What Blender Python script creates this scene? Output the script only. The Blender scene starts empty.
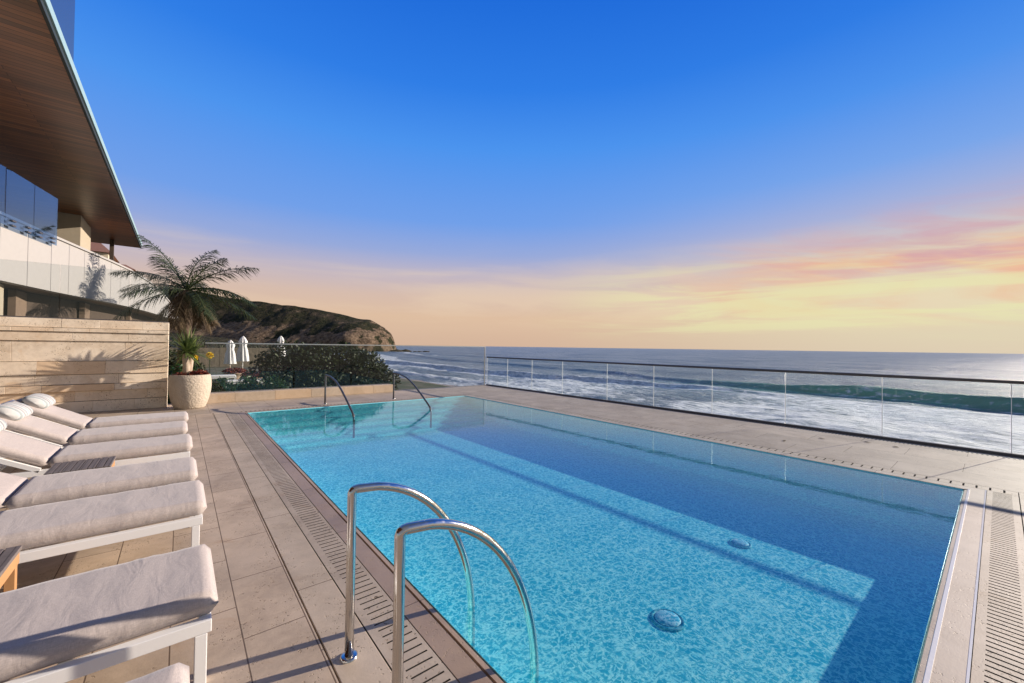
import bpy, bmesh, math, random
import numpy as np
from mathutils import Vector, Matrix, noise
R = math.radians
random.seed(7)
rng = np.random.default_rng(11)
S = bpy.context.scene
COL = S.collection

# ------------------------------------------------------------------ camera
H = 1.52
cr = Vector((0.77084426, -0.63687199, 0.01389937))
cu = Vector((-0.01889655, -0.00105111, 0.99982089))
cf = Vector((0.63674331, 0.77096885, 0.01284493))
cam = bpy.data.cameras.new("camera")
camo = bpy.data.objects.new("camera", cam); COL.objects.link(camo)
m = Matrix((cr, cu, -cf)).transposed().to_4x4(); m.translation = (0, 0, H)
camo.matrix_world = m
cam.sensor_width = 36; cam.lens = 402.358 / 1024 * 36
cam.clip_start = 0.05; cam.clip_end = 60000
S.camera = camo

# ------------------------------------------------------------------ light
EL, AZ = R(17.6), R(105.0)           # azimuth clockwise from +Y
EXPO = 0.55
sd = Vector((math.sin(AZ) * math.cos(EL), math.cos(AZ) * math.cos(EL), math.sin(EL)))
sun = bpy.data.lights.new("sun", 'SUN'); sun.energy = 5.0; sun.angle = R(0.53); sun.color = (1.0, 0.87, 0.73)
suno = bpy.data.objects.new("sun", sun); COL.objects.link(suno)
suno.rotation_euler = sd.to_track_quat('Z', 'Y').to_euler()
S.view_settings.view_transform = 'Standard'; S.view_settings.look = 'None'
S.view_settings.gamma = 1; S.view_settings.use_curve_mapping = False
S.view_settings.exposure = EXPO

def lin(r, g, b, k=1.0):
    f = lambda c: (c / 255 / 12.92 if c / 255 <= .04045 else ((c / 255 + .055) / 1.055) ** 2.4) * k
    return (f(r), f(g), f(b), 1.0)

class NT:
    def __init__(s, tree): s.t = tree; s.t.nodes.clear()
    def n(s, typ, ins=None, **kw):
        nd = s.t.nodes.new(typ)
        for k, v in kw.items(): setattr(nd, k, v)
        for k, v in (ins or {}).items():
            if isinstance(v, tuple) and len(v) == 2 and hasattr(v[0], 'outputs'): s.t.links.new(v[0].outputs[v[1]], nd.inputs[k])
            elif hasattr(v, 'outputs'): s.t.links.new(v.outputs[0], nd.inputs[k])
            else: nd.inputs[k].default_value = v
        return nd
    def math(s, op, a, b=None, c=None, clamp=False):
        ins = {0: a}
        if b is not None: ins[1] = b
        if c is not None: ins[2] = c
        return s.n('ShaderNodeMath', ins, operation=op, use_clamp=clamp)
    def sep(s, v): return s.n('ShaderNodeSeparateXYZ', {0: v})
    def comb(s, x, y, z): return s.n('ShaderNodeCombineXYZ', {0: x, 1: y, 2: z})
    def mr(s, v, a, b, c=0., d=1., smooth=True):
        return s.n('ShaderNodeMapRange', {0: v, 1: a, 2: b, 3: c, 4: d}, interpolation_type='SMOOTHSTEP' if smooth else 'LINEAR')
    def mix(s, f, a, b, mode='MIX'):
        nd = s.t.nodes.new('ShaderNodeMix'); nd.data_type = 'RGBA'; nd.blend_type = mode
        for i, v in ((0, f), (6, a), (7, b)):
            if isinstance(v, tuple) and len(v) == 2 and hasattr(v[0], 'outputs'): s.t.links.new(v[0].outputs[v[1]], nd.inputs[i])
            elif hasattr(v, 'outputs'): s.t.links.new((v.outputs[2] if v.bl_idname == 'ShaderNodeMix' else v.outputs[0]), nd.inputs[i])
            else: nd.inputs[i].default_value = v
        return (nd, 2)
    def noise(s, v, scale, detail=3., rough=.55, dist=0.):
        return s.n('ShaderNodeTexNoise', {'Vector': v, 'Scale': scale, 'Detail': detail, 'Roughness': rough, 'Distortion': dist})
    def ramp(s, f, stops):
        nd = s.n('ShaderNodeValToRGB', {0: f}); e = nd.color_ramp.elements
        while len(e) < len(stops): e.new(0.5)
        for x, (p, c) in zip(e, stops): x.position = p; x.color = c if len(c) == 4 else (*c, 1)
        return nd

# ------------------------------------------------------------------ sky
W = bpy.data.worlds.new("World"); S.world = W; W.use_nodes = True
w = NT(W.node_tree)
K = 2 ** -EXPO
tc = w.n('ShaderNodeTexCoord'); d = w.sep((tc, 'Generated'))
el = (d, 2)
az = w.math('ARCTAN2', (d, 0), (d, 1))                 # radians clockwise from +Y
right = w.mr(az, R(38), R(92))                         # 0 left of the picture .. 1 towards the sunset
base = w.ramp(w.math('MAXIMUM', el, 0.0), [
    (0.0, lin(212, 180, 156)), (0.07, lin(222, 190, 162)), (0.12, lin(214, 188, 174)), (0.17, lin(192, 182, 196)), (0.22, lin(152, 170, 218)),
    (0.29, lin(114, 160, 233)), (0.44, lin(76, 148, 238)), (0.54, lin(48, 126, 230)), (0.66, lin(32, 108, 218)), (.8, lin(70, 98, 150)), (1.0, lin(88, 100, 128))])
glow = w.ramp(w.math('MAXIMUM', el, 0.0), [
    (0.0, lin(222, 206, 180)), (0.05, lin(226, 214, 182)), (0.12, lin(232, 220, 186)), (0.18, lin(220, 204, 190)), (0.25, lin(172, 180, 216)),
    (0.33, lin(122, 166, 234)), (0.44, lin(78, 146, 236)), (0.54, lin(48, 124, 228)), (0.66, lin(30, 104, 216)), (.8, lin(70, 98, 150)), (1.0, lin(88, 100, 128))])
sky = w.mix(right, base, glow)
cv = w.comb(az, w.math('ADD', w.math('MULTIPLY', el, 5.0), w.math('MULTIPLY', az, 0.75)), 0.0)
n1 = w.noise(cv, 3.0, 6, .55, .6); n2 = w.noise(cv, 6.5, 6, .6, .8)
band1 = w.math('MULTIPLY', w.mr(el, .03, .10), w.mr(el, .25, .17))
o1 = w.math('MULTIPLY', w.math('MULTIPLY', w.mr(n1, .38, .68), band1), w.mr(az, R(52), R(84)))
sky = w.mix(w.math('MULTIPLY', o1, .8), sky, lin(240, 172, 138))
band2 = w.math('MULTIPLY', w.mr(el, .10, .17), w.mr(el, .28, .19))
o2 = w.math('MULTIPLY', w.math('MULTIPLY', w.mr(n2, .34, .66), band2), w.mr(az, R(62), R(90)))
sky = w.mix(w.math('MULTIPLY', o2, .75), sky, lin(208, 162, 176))
n3 = w.noise(w.comb(az, w.math('MULTIPLY', el, 7.0), 3.0), 2.2, 5, .55, .5)
o3 = w.math('MULTIPLY', w.math('MULTIPLY', w.mr(n3, .45, .7), w.mr(el, .02, .10)), w.mr(el, .27, .12))
sky = w.mix(w.math('MULTIPLY', o3, .4), sky, lin(238, 214, 184))
n4 = w.noise(w.comb(az, w.math('MULTIPLY', el, 12.0), 8.0), 2.6, 5, .6, .6)
o4 = w.math('MULTIPLY', w.math('MULTIPLY', w.mr(n4, .42, .62), w.math('MULTIPLY', w.mr(el, .01, .06), w.mr(el, .22, .12))), w.mr(az, R(40), R(66)))
sky = w.mix(w.math('MULTIPLY', o4, .62), sky, lin(232, 232, 178))
ns = w.n('ShaderNodeTexSky', sky_type='NISHITA', sun_disc=False, sun_elevation=EL, sun_rotation=AZ)
nss = w.mix(1.0, w.mix(.55, (ns, 0), (2.6, 2.3, 2.2, 1)), (0.09, 0.09, 0.09, 1), 'MULTIPLY')   # unseen sky behind the camera, greyed so shadow fill is less blue
front = w.mr(w.math('ADD', w.math('MULTIPLY', (d, 0), cf.x), w.math('MULTIPLY', (d, 1), cf.y)), -.55, .05)
skyk = w.mix(1.0, sky, (K, K, K, 1), 'MULTIPLY')
fin = w.mix(front, nss, skyk)
bg = w.n('ShaderNodeBackground', {'Color': fin, 'Strength': 1.0})
w.n('ShaderNodeOutputWorld', {0: bg})

# ------------------------------------------------------------------ helpers
def mesh_obj(name, verts, faces, mat=None, parent=None, smooth=False, attr=None):
    me = bpy.data.meshes.new(name)
    me.from_pydata([tuple(v) for v in verts], [], [tuple(f) for f in faces]); me.update()
    if smooth: me.shade_smooth()
    if attr:
        for an, vals in attr.items():
            a = me.attributes.new(an, 'FLOAT', 'FACE' if len(vals) == len(me.polygons) else 'POINT'); a.data.foreach_set('value', list(map(float, vals)))
    o = bpy.data.objects.new(name, me); COL.objects.link(o)
    if mat: me.materials.append(mat)
    if parent: o.parent = parent
    return o
def tag(o, label=None, cat=None, group=None, kind=None):
    if label: o['label'] = label
    if cat: o['category'] = cat
    if group: o['group'] = group
    if kind: o['kind'] = kind
    return o
def thing(name, loc, label, cat, group=None, rz=0):
    o = bpy.data.objects.new(name, None); o.empty_display_size = .2; COL.objects.link(o)
    o.location = loc; o.rotation_euler.z = rz
    return tag(o, label, cat, group)

class MB:
    """collects shapes into one mesh"""
    def __init__(s): s.v = []; s.f = []; s.a = []
    def add(s, v, f, a=None):
        k = len(s.v); s.v += [tuple(x) for x in v]; s.f += [tuple(i + k for i in q) for q in f]
        if a is not None: s.a += [a] * len(f)
    def box(s, x0, x1, y0, y1, z0, z1, a=None, M=None):
        v = [Vector((x, y, z)) for z in (z0, z1) for y in (y0, y1) for x in (x0, x1)]
        if M: v = [M @ q for q in v]
        s.add(v, [(0, 2, 3, 1), (4, 5, 7, 6), (0, 1, 5, 4), (2, 6, 7, 3), (0, 4, 6, 2), (1, 3, 7, 5)], a)
    def rect(s, x0, x1, y0, y1, z, a=None): s.add([(x0, y0, z), (x1, y0, z), (x1, y1, z), (x0, y1, z)], [(0, 1, 2, 3)], a)
    def tube(s, pts, r, seg=12, cap=True):
        pts = [Vector(p) for p in pts]; rr = r if isinstance(r, (list, tuple)) else [r] * len(pts)
        prev = None; rings = []
        for i, p in enumerate(pts):
            t = (pts[min(i + 1, len(pts) - 1)] - pts[max(i - 1, 0)]).normalized()
            if prev is None:
                up = Vector((0, 0, 1)) if abs(t.z) < .9 else Vector((0, 1, 0))
                n = t.cross(up).normalized()
            else: n = (prev - t * prev.dot(t)).normalized()
            prev = n; b = t.cross(n)
            rings.append([p + (n * math.cos(q) + b * math.sin(q)) * rr[i] for q in [2 * math.pi * j / seg for j in range(seg)]])
        v = [q for g in rings for q in g]; f = []
        for i in range(len(rings) - 1):
            for j in range(seg): a, b = i * seg + j, i * seg + (j + 1) % seg; f.append((a, b, b + seg, a + seg))
        if cap: f.append(tuple(reversed(range(seg)))); f.append(tuple(range((len(rings) - 1) * seg, len(rings) * seg)))
        s.add(v, f)
    def lathe(s, prof, c=(0, 0), seg=48):
        v = [(c[0] + r * math.cos(2 * math.pi * j / seg), c[1] + r * math.sin(2 * math.pi * j / seg), z) for r, z in prof for j in range(seg)]; f = []
        for i in range(len(prof) - 1):
            for j in range(seg): a, b = i * seg + j, i * seg + (j + 1) % seg; f.append((a, b, b + seg, a + seg))
        s.add(v, f)
    def build(s, name, mat, parent=None, smooth=False, bevel=0, attr='tint'):
        o = mesh_obj(name, s.v, s.f, mat, parent, smooth, {attr: s.a} if s.a and len(s.a) == len(s.f) else None)
        if bevel:
            b = o.modifiers.new('bevel', 'BEVEL'); b.width = bevel; b.segments = 2; b.limit_method = 'ANGLE'; b.angle_limit = R(40)
        return o

# ------------------------------------------------------------------ materials
def mat(name):
    mt = bpy.data.materials.new(name); mt.use_nodes = True
    return mt, NT(mt.node_tree)
def out(t, sh, disp=None):
    t.n('ShaderNodeOutputMaterial', {0: sh})
def simple(name, col, rough=.6, metal=0., bump=0., bscale=60., var=0., spec=.5):
    mt, t = mat(name); tc = t.n('ShaderNodeTexCoord'); v = (tc, 'Object')
    c = col if len(col) == 4 else (*col, 1)
    cc = c
    if var:
        n = t.noise(v, 7.0, 5); cc = t.mix(n, tuple(x * (1 - var) for x in c[:3]) + (1,), tuple(min(1, x * (1 + var)) for x in c[:3]) + (1,))
    ins = {'Base Color': cc, 'Roughness': rough, 'Metallic': metal, 'Specular IOR Level': spec}
    if bump:
        nb = t.noise(v, bscale, 4); ins['Normal'] = t.n('ShaderNodeBump', {'Strength': 1.0, 'Distance': bump, 'Height': nb})
    out(t, t.n('ShaderNodeBsdfPrincipled', ins)); return mt

def stone_mat(name, tiles=None, c1=(.33, .25, .185), c2=(.47, .375, .285), attr=False, rough=.62, pit=1.0, rust=.5):
    """travertine: cloudy tone, veins, pits; tiles=(offset along Y, offset along X, length, width)"""
    mt, t = mat(name); tc = t.n('ShaderNodeTexCoord'); v = (tc, 'Object')
    n1 = t.noise(v, 1.7, 6, .6, .4); n2 = t.noise(v, 14., 5, .65); n3 = t.noise(v, 70., 3, .6)
    col = t.mix(t.mr(n1, .3, .72), (*c1, 1), (*c2, 1))
    col = t.mix(t.math('MULTIPLY', t.mr(n2, .35, .7), .35), col, (c2[0] * 1.12, c2[1] * 1.1, c2[2] * 1.08, 1))
    col = t.mix(t.math('MULTIPLY', t.mr(t.noise(v, 3.1, 4, .6, 1.0), .56, .75), rust), col, (c1[0] * 1.02, c1[1] * .86, c1[2] * .68, 1))
    col = t.mix(t.math('MULTIPLY', t.mr(t.noise(v, .9, 6, .7, 1.2), .52, .66), .32), col, (c1[0] * .62, c1[1] * .60, c1[2] * .58, 1))
    pits = t.math('MULTIPLY', t.mr(t.noise(v, 42., 3, .7), .58, .66), t.mr(t.noise(v, 4.5, 3), .44, .58))
    col = t.mix(t.math('MULTIPLY', pits, .55 * pit), col, (c1[0] * .42, c1[1] * .36, c1[2] * .3, 1))
    hgt = t.math('SUBTRACT', t.math('MULTIPLY', n3, .25), pits)
    if attr:
        a = t.n('ShaderNodeAttribute', attribute_name='tint')
        col = t.mix(t.math('MULTIPLY', t.mr((a, 'Fac'), 0, 1, smooth=False), .9), col, (.72, .46, .24, 1))
    if tiles:
        oy, ox, L, Wd = tiles; p = t.sep(v)
        bv = t.comb(t.math('SUBTRACT', (p, 1), oy), t.math('SUBTRACT', (p, 0), ox), 0.)
        br = t.n('ShaderNodeTexBrick', {'Vector': bv, 'Color1': (.93, .93, .93, 1), 'Color2': (1.06, 1.05, 1.04, 1), 'Mortar': (.32, .28, .25, 1), 'Scale': 1.0,
             'Mortar Size': .0035, 'Mortar Smooth': .3, 'Bias': 0.0, 'Brick Width': L, 'Row Height': Wd}, offset=.5, offset_frequency=2, squash=1.0)
        col = t.mix(1.0, col, (br, 0), 'MULTIPLY')
        hgt = t.math('SUBTRACT', hgt, t.math('MULTIPLY', (br, 1), 1.5))
    bp = t.n('ShaderNodeBump', {'Strength': .9, 'Distance': .0035, 'Height': hgt})
    out(t, t.n('ShaderNodeBsdfPrincipled', {'Base Color': col, 'Roughness': t.math('ADD', t.math('MULTIPLY', n2, .2), rough - .1), 'Normal': bp}))
    return mt

M = {}
M['deck'] = stone_mat('travertine_deck', (2.47, -.01, .65, .29), (.37, .285, .205), (.55, .435, .325))
M['deck_sea'] = stone_mat('travertine_sea_side', (.3, 7.14, 1.2, .60), (.33, .262, .20), (.46, .38, .30), rust=.35)
M['border'] = stone_mat('travertine_border', (2.1, .5, 1.3, 1.2), (.40, .32, .235), (.55, .45, .345))
M['drain'] = stone_mat('travertine_drain', None, (.33, .265, .20), (.47, .39, .305), pit=2.0)
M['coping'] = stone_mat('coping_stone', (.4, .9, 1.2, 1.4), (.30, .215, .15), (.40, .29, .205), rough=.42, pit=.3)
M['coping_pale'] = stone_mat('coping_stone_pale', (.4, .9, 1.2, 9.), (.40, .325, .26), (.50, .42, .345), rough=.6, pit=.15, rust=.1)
M['wall'] = stone_mat('limestone_wall', None, (.66, .54, .41), (.92, .80, .65), attr=True, pit=2.0, rough=.75)
M['plinth'] = stone_mat('limestone_plinth', None, (.42, .34, .255), (.56, .46, .355), attr=True, rough=.7)
M['pot'] = simple('rough_pale_concrete', (.50, .42, .33), .9, bump=.02, bscale=24, var=.16)
M['white'] = simple('white_powder_coat', (.80, .79, .78), .35, var=.02)
M['glint_white'] = simple('painted_glint_white', (.86, .83, .80), .18, var=.05, bump=.001, bscale=40)  # sun glint on the wet coping edge, painted as white
M['dark_gap'] = simple('shadow_joint', (.03, .025, .022), .9)
M['dark_metal'] = simple('dark_bronze_metal', (.095, .088, .092), .42, .3)
M['alum'] = simple('brushed_aluminium', (.55, .55, .55), .35, .9)
M['render'] = simple('pale_render_panels', (.38, .36, .345), .8, var=.05, bump=.002)
M['teal_edge'] = simple('patinated_fascia', (.30, .44, .46), .45, .1, var=.08)
M['fascia_dark'] = simple('dark_fascia', (.02, .03, .03), .6)
M['soil'] = simple('soil', (.06, .04, .028), .95, bump=.02, bscale=30)
M['umb'] = simple('white_canvas', (.78, .77, .76), .8, var=.03)
M['terracotta'] = simple('terracotta_bowl', (.50, .36, .26), .8, var=.1)
M['tile'] = simple('red_roof_tile', (.24, .115, .075), .8, var=.35, bump=.03, bscale=6)
M['stucco'] = simple('cream_stucco', (.60, .52, .40), .85, var=.05)
M['window'] = simple('dark_window', (.03, .035, .045), .12)
M['int_dark'] = simple('dark_interior_wall', (.07, .048, .035), .7, var=.2)
M['int_tan'] = simple('tan_timber_panel', (.20, .14, .10), .7, var=.2)
M['pale_pier'] = simple('pale_stone_pier', (.42, .36, .27), .8, var=.1, bump=.006)
M['bark'] = simple('palm_bark', (.17, .12, .085), .9, var=.3, bump=.02, bscale=14)
M['trunk'] = simple('branch_wood', (.16, .11, .08), .9, var=.2)
M['cane'] = simple('pale_cane_trunk', (.46, .36, .27), .8, var=.15, bump=.006, bscale=25)
M['drain_metal'] = simple('dark_drain', (.04, .037, .035), .6)
M['orange_wood'] = simple('teak_side', (.46, .24, .10), .55, var=.15)
M['light_ring'] = simple('pool_light_ring', (.12, .45, .52), .6)
M['light_face'] = simple('pool_light_face', (.45, .70, .78), .6)
M['nosing'] = simple('dark_blue_nosing_tile', (.27, .72, .74), .5, var=.1)
M['garden_stone'] = simple('brown_garden_stone', (.20, .165, .12), .9, var=.3, bump=.05, bscale=3)
M['yellow'] = simple('yellow_petals', (.85, .62, .03), .6, var=.1)

def schlick(t, f0, normal=None, pw=5.0):
    """same reflectance from both sides of a thin surface"""
    g_ = t.n('ShaderNodeNewGeometry'); nn = normal if normal is not None else (g_, 1)
    c = t.math('ABSOLUTE', (t.n('ShaderNodeVectorMath', {0: nn, 1: (g_, 'Incoming')}, operation='DOT_PRODUCT'), 'Value'))
    return t.math('ADD', t.math('MULTIPLY', t.math('POWER', t.math('SUBTRACT', 1.0, c, clamp=True), pw), 1 - f0), f0)
def steel():
    mt, t = mat('polished_steel'); tc = t.n('ShaderNodeTexCoord')
    n = t.noise((tc, 'Object'), 30, 3)
    out(t, t.n('ShaderNodeBsdfPrincipled', {'Base Color': (.58, .565, .55, 1), 'Metallic': 1.0, 'Roughness': t.mr(n, .3, .7, .10, .22)})); return mt
M['steel'] = steel()
M['steel_dark'] = simple('dull_dark_steel', (.14, .135, .14), .35, .7)

def glass(name, tint=(.93, .97, .96), refl=1.45, rough=0.0, boost=0.0, gc=(.95, .97, 1)):
    mt, t = mat(name)
    fr = schlick(t, ((refl - 1) / (refl + 1)) ** 2)
    tr = t.n('ShaderNodeBsdfTransparent', {'Color': (*tint, 1)})
    gl = t.n('ShaderNodeBsdfGlossy', {'Color': (*gc, 1), 'Roughness': rough})
    f = t.math('ADD', fr, boost, clamp=True)
    out(t, t.n('ShaderNodeMixShader', {0: f, 1: tr, 2: gl})); return mt
M['glass'] = glass('clear_glass', (.96, .985, .98), 1.25)
M['glass_grey'] = glass('garden_side_glass', (.90, .92, .92), 1.4)
M['glass_blue'] = glass('balcony_glass', (.62, .72, .86), 1.5, boost=.15, gc=(.62, .84, 1))
M['glass_lilac'] = glass('roof_screen_glass', (.80, .72, .74), 1.5, boost=.06)
M['glass_edge'] = simple('bright_glass_edge', (.95, .96, .95), .25)

def water_mat():
    mt, t = mat('pool_water'); tc = t.n('ShaderNodeTexCoord'); v = (tc, 'Object')
    ws = t.noise(v, 3.0, 2, .5); wv = t.n('ShaderNodeVectorMath', {0: v, 1: t.n('ShaderNodeVectorMath', {0: (ws, 1), 'Scale': .12}, operation='SCALE')}, operation='ADD')
    wv2 = t.n('ShaderNodeVectorMath', {0: wv, 1: t.n('ShaderNodeVectorMath', {0: (t.noise(v, 16., 2, .5), 1), 'Scale': .05}, operation='SCALE')}, operation='ADD')
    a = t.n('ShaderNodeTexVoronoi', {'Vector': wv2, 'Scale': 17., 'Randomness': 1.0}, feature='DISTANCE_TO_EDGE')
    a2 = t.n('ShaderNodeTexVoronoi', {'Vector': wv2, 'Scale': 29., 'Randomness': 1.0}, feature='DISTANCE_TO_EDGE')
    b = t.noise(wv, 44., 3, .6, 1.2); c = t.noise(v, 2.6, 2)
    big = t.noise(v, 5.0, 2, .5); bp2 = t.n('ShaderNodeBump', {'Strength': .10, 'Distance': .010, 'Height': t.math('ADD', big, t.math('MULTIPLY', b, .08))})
    # caustic network painted into the transparent tint, in place of focused light
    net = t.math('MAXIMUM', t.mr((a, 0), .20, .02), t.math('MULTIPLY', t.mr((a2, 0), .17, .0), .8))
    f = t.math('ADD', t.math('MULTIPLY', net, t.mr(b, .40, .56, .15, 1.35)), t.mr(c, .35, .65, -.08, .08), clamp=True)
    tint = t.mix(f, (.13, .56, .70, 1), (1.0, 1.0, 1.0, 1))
    tr = t.n('ShaderNodeBsdfTransparent', {'Color': tint})
    gl = t.n('ShaderNodeBsdfGlossy', {'Color': (.66, .86, 1, 1), 'Roughness': .0, 'Normal': bp2})
    fr = schlick(t, .04, bp2, 4.0)
    out(t, t.n('ShaderNodeMixShader', {0: fr, 1: tr, 2: gl})); return mt
M['water'] = water_mat()

def pool_mat():
    mt, t = mat('blue_glass_mosaic'); tc = t.n('ShaderNodeTexCoord'); v = (tc, 'Object')
    p = t.sep(v)
    br = t.n('ShaderNodeTexBrick', {'Vector': t.comb((p, 0), (p, 1), 0.), 'Color1': (.36, .90, .86, 1), 'Color2': (.52, .96, .93, 1), 'Mortar': (.18, .66, .74, 1), 'Scale': 1.,
        'Mortar Size': .002, 'Brick Width': .025, 'Row Height': .025, 'Bias': 0.}, offset=0.)
    n = t.noise(v, 60., 2); n2 = t.noise(v, 2.2, 4)
    col = t.mix(.55, (br, 0), t.mix(n, (.32, .88, .86, 1), (.54, .97, .93, 1)))
    col = t.mix(t.math('MULTIPLY', n2, .3), col, (.18, .70, .82, 1))
    out(t, t.n('ShaderNodeBsdfPrincipled', {'Base Color': col, 'Roughness': .5})); return mt
M['pool'] = pool_mat()

def wood_soffit():
    mt, t = mat('dark_timber_soffit'); tc = t.n('ShaderNodeTexCoord'); p = t.sep((tc, 'Object'))
    br = t.n('ShaderNodeTexBrick', {'Vector': t.comb((p, 0), (p, 1), 0.), 'Color1': (.55, .55, .55, 1), 'Color2': (1.25, 1.2, 1.15, 1), 'Mortar': (.12, .1, .1, 1), 'Scale': 1.,
        'Mortar Size': .006, 'Brick Width': 2.6, 'Row Height': .13, 'Bias': 0.}, offset=.37)
    g = t.noise(t.comb(t.math('MULTIPLY', (p, 0), 1.2), t.math('MULTIPLY', (p, 1), 22.), 0.), 2.0, 5, .6)
    col = t.mix(g, (.11, .040, .013, 1), (.36, .145, .05, 1))
    col = t.mix(1.0, col, (br, 0), 'MULTIPLY')
    out(t, t.n('ShaderNodeBsdfPrincipled', {'Base Color': col, 'Roughness': .36})); return mt
M['soffit'] = wood_soffit()

def fabric(name, c, stripes=None):
    mt, t = mat(name); tc = t.n('ShaderNodeTexCoord'); v = (tc, 'Object')
    wv1 = t.noise(t.n('ShaderNodeVectorMath', {0: v, 1: (600., 60., 60.)}, operation='MULTIPLY'), 1.0, 2)
    wv2 = t.noise(t.n('ShaderNodeVectorMath', {0: v, 1: (60., 600., 60.)}, operation='MULTIPLY'), 1.0, 2)
    wv = t.math('MULTIPLY', t.math('ADD', wv1, wv2), .5)
    col = t.mix(t.mr(wv, .3, .7), tuple(x * .80 for x in c) + (1,), tuple(min(1, x * 1.12) for x in c) + (1,))
    if stripes:
        p = t.sep(v)
        cr_ = t.ramp(t.math('FRACT', t.math('DIVIDE', t.math('ADD', (p, 1), .3), .24)), stripes); cr_.color_ramp.interpolation = 'CONSTANT'
        col = t.mix(.9, col, cr_)
    wr = t.noise(t.n('ShaderNodeVectorMath', {0: v, 1: (13., 4., 6.)}, operation='MULTIPLY'), 1.0, 4, .5, .6)
    bp = t.n('ShaderNodeBump', {'Strength': .36, 'Distance': .014, 'Height': wr})
    out(t, t.n('ShaderNodeBsdfPrincipled', {'Base Color': col, 'Roughness': .92, 'Normal': bp, 'Sheen Weight': .15})); return mt
M['fabric'] = fabric('grey_beige_canvas', (.475, .41, .38))
M['stripe'] = fabric('striped_canvas', (.5, .48, .46), [(0, (.52, .48, .45)), (.22, (.20, .25, .29)), (.34, (.56, .55, .53)), (.58, (.30, .34, .34)), (.68, (.50, .49, .47)), (.88, (.17, .18, .20))])

def slab_wood():
    mt, t = mat('weathered_slat_top'); tc = t.n('ShaderNodeTexCoord'); p = t.sep((tc, 'Object'))
    wv = t.n('ShaderNodeTexWave', {'Vector': (tc, 'Object'), 'Scale': 9., 'Distortion': .3}, bands_direction='X')
    g = t.noise((tc, 'Object'), 25, 4)
    col = t.mix(g, (.10, .085, .08, 1), (.22, .18, .165, 1)); col = t.mix(t.math('MULTIPLY', t.mr((wv, 0), .9, 1.), .8), col, (.03, .025, .02, 1))
    out(t, t.n('ShaderNodeBsdfPrincipled', {'Base Color': col, 'Roughness': .6})); return mt
M['slat'] = slab_wood()

def leaf(name, c1, c2, trans=.25, rough=.45):
    mt, t = mat(name); gi = t.n('ShaderNodeNewGeometry'); a = t.n('ShaderNodeAttribute', attribute_name='tint')
    col = t.mix((a, 'Fac'), (*c1, 1), (*c2, 1))
    pr = t.n('ShaderNodeBsdfPrincipled', {'Base Color': col, 'Roughness': rough})
    tl = t.n('ShaderNodeBsdfTranslucent', {'Color': col})
    out(t, t.n('ShaderNodeMixShader', {0: trans, 1: pr, 2: tl})); return mt
M['hedge'] = leaf('glossy_dark_leaf', (.011, .025, .009), (.055, .075, .022), .15, .58)
M['fern'] = leaf('fern_leaf', (.02, .055, .012), (.06, .11, .03))
M['frond'] = leaf('palm_leaf', (.012, .026, .009), (.062, .082, .028), .2, .5)
M['frond_dry'] = leaf('dry_palm_leaf', (.10, .065, .035), (.22, .16, .09), .15, .8)
M['sword'] = leaf('sword_leaf', (.05, .09, .02), (.20, .25, .08), .25, .4)
M['red_leaf'] = leaf('red_succulent_leaf', (.09, .018, .012), (.26, .055, .03), .2, .5)
M['agave'] = leaf('agave_leaf', (.10, .15, .14), (.22, .30, .28), .1, .5)
M['scrub'] = leaf('scrub_leaf', (.02, .03, .012), (.07, .075, .03), .15, .7)

# ------------------------------------------------------------------ pool
X0, X1, Y0, Y1 = 1.172, 6.77, .257, 10.43       # water line
ZB = -.585                                       # apparent depth of the floor
def ring(name, prof, mt, sides='WSEN', bevel=0, parent=None):
    """sweep a profile [(outward offset, z)] round the pool rectangle, mitred"""
    mb = MB()
    for s in sides:
        for (a, za), (b, zb) in zip(prof[:-1], prof[1:]):
            if s == 'W': q = [(X0 - a, Y0 - a, za), (X0 - a, Y1 + a, za), (X0 - b, Y1 + b, zb), (X0 - b, Y0 - b, zb)]
            if s == 'E': q = [(X1 + a, Y1 + a, za), (X1 + a, Y0 - a, za), (X1 + b, Y0 - b, zb), (X1 + b, Y1 + b, zb)]
            if s == 'S': q = [(X1 + a, Y0 - a, za), (X0 - a, Y0 - a, za), (X0 - b, Y0 - b, zb), (X1 + b, Y0 - b, zb)]
            if s == 'N': q = [(X0 - a, Y1 + a, za), (X1 + a, Y1 + a, za), (X1 + b, Y1 + b, zb), (X0 - b, Y1 + b, zb)]
            mb.add(q, [(0, 1, 2, 3)])
    return mb.build(name, mt, parent)
pool = thing('pool_basin', ((X0 + X1) / 2, (Y0 + Y1) / 2, -.6), 'rectangular blue mosaic swimming pool with stone coping and entry steps at its far end', 'swimming pool')
def P(o, par=None):
    par = par or pool; o.parent = par; o.matrix_parent_inverse = Matrix.Translation(-Vector(par.location)); return o
mb = MB()
mb.rect(X0 - .02, X1 + .02, Y0 - .02, Y1 + .02, ZB)
P(mb.build('pool_floor', M['pool']))
P(ring('pool_wall', [(0, -.001), (0, ZB)], M['pool']))
WZ = -.010
prof = [(0, -.05), (0.002, -.012), (.010, -.003), (.036, -.001), (.038, -.016), (.050, -.016), (.051, 0.0), (.165, 0.0), (.167, -.004), (.167, -.05)]
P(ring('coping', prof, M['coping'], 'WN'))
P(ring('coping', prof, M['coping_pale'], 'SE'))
P(ring('edge_strip', [(.030, -.0005), (.033, .003), (.050, .003), (.0515, -.0005)], M['glint_white'], 'S'))  # white strip added at the lip, sun glint put into its colour
P(ring('edge_strip', [(.156, .0005), (.158, .003), (.1675, .003), (.168, -.002)], M['glint_white'], 'S'))  # second added strip, glint along the outer coping edge painted white
P(ring('edge_strip', [(.002, .0005), (.006, .003), (.036, .003), (.04, .0005)], M['coping_pale'], 'E'))
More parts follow.
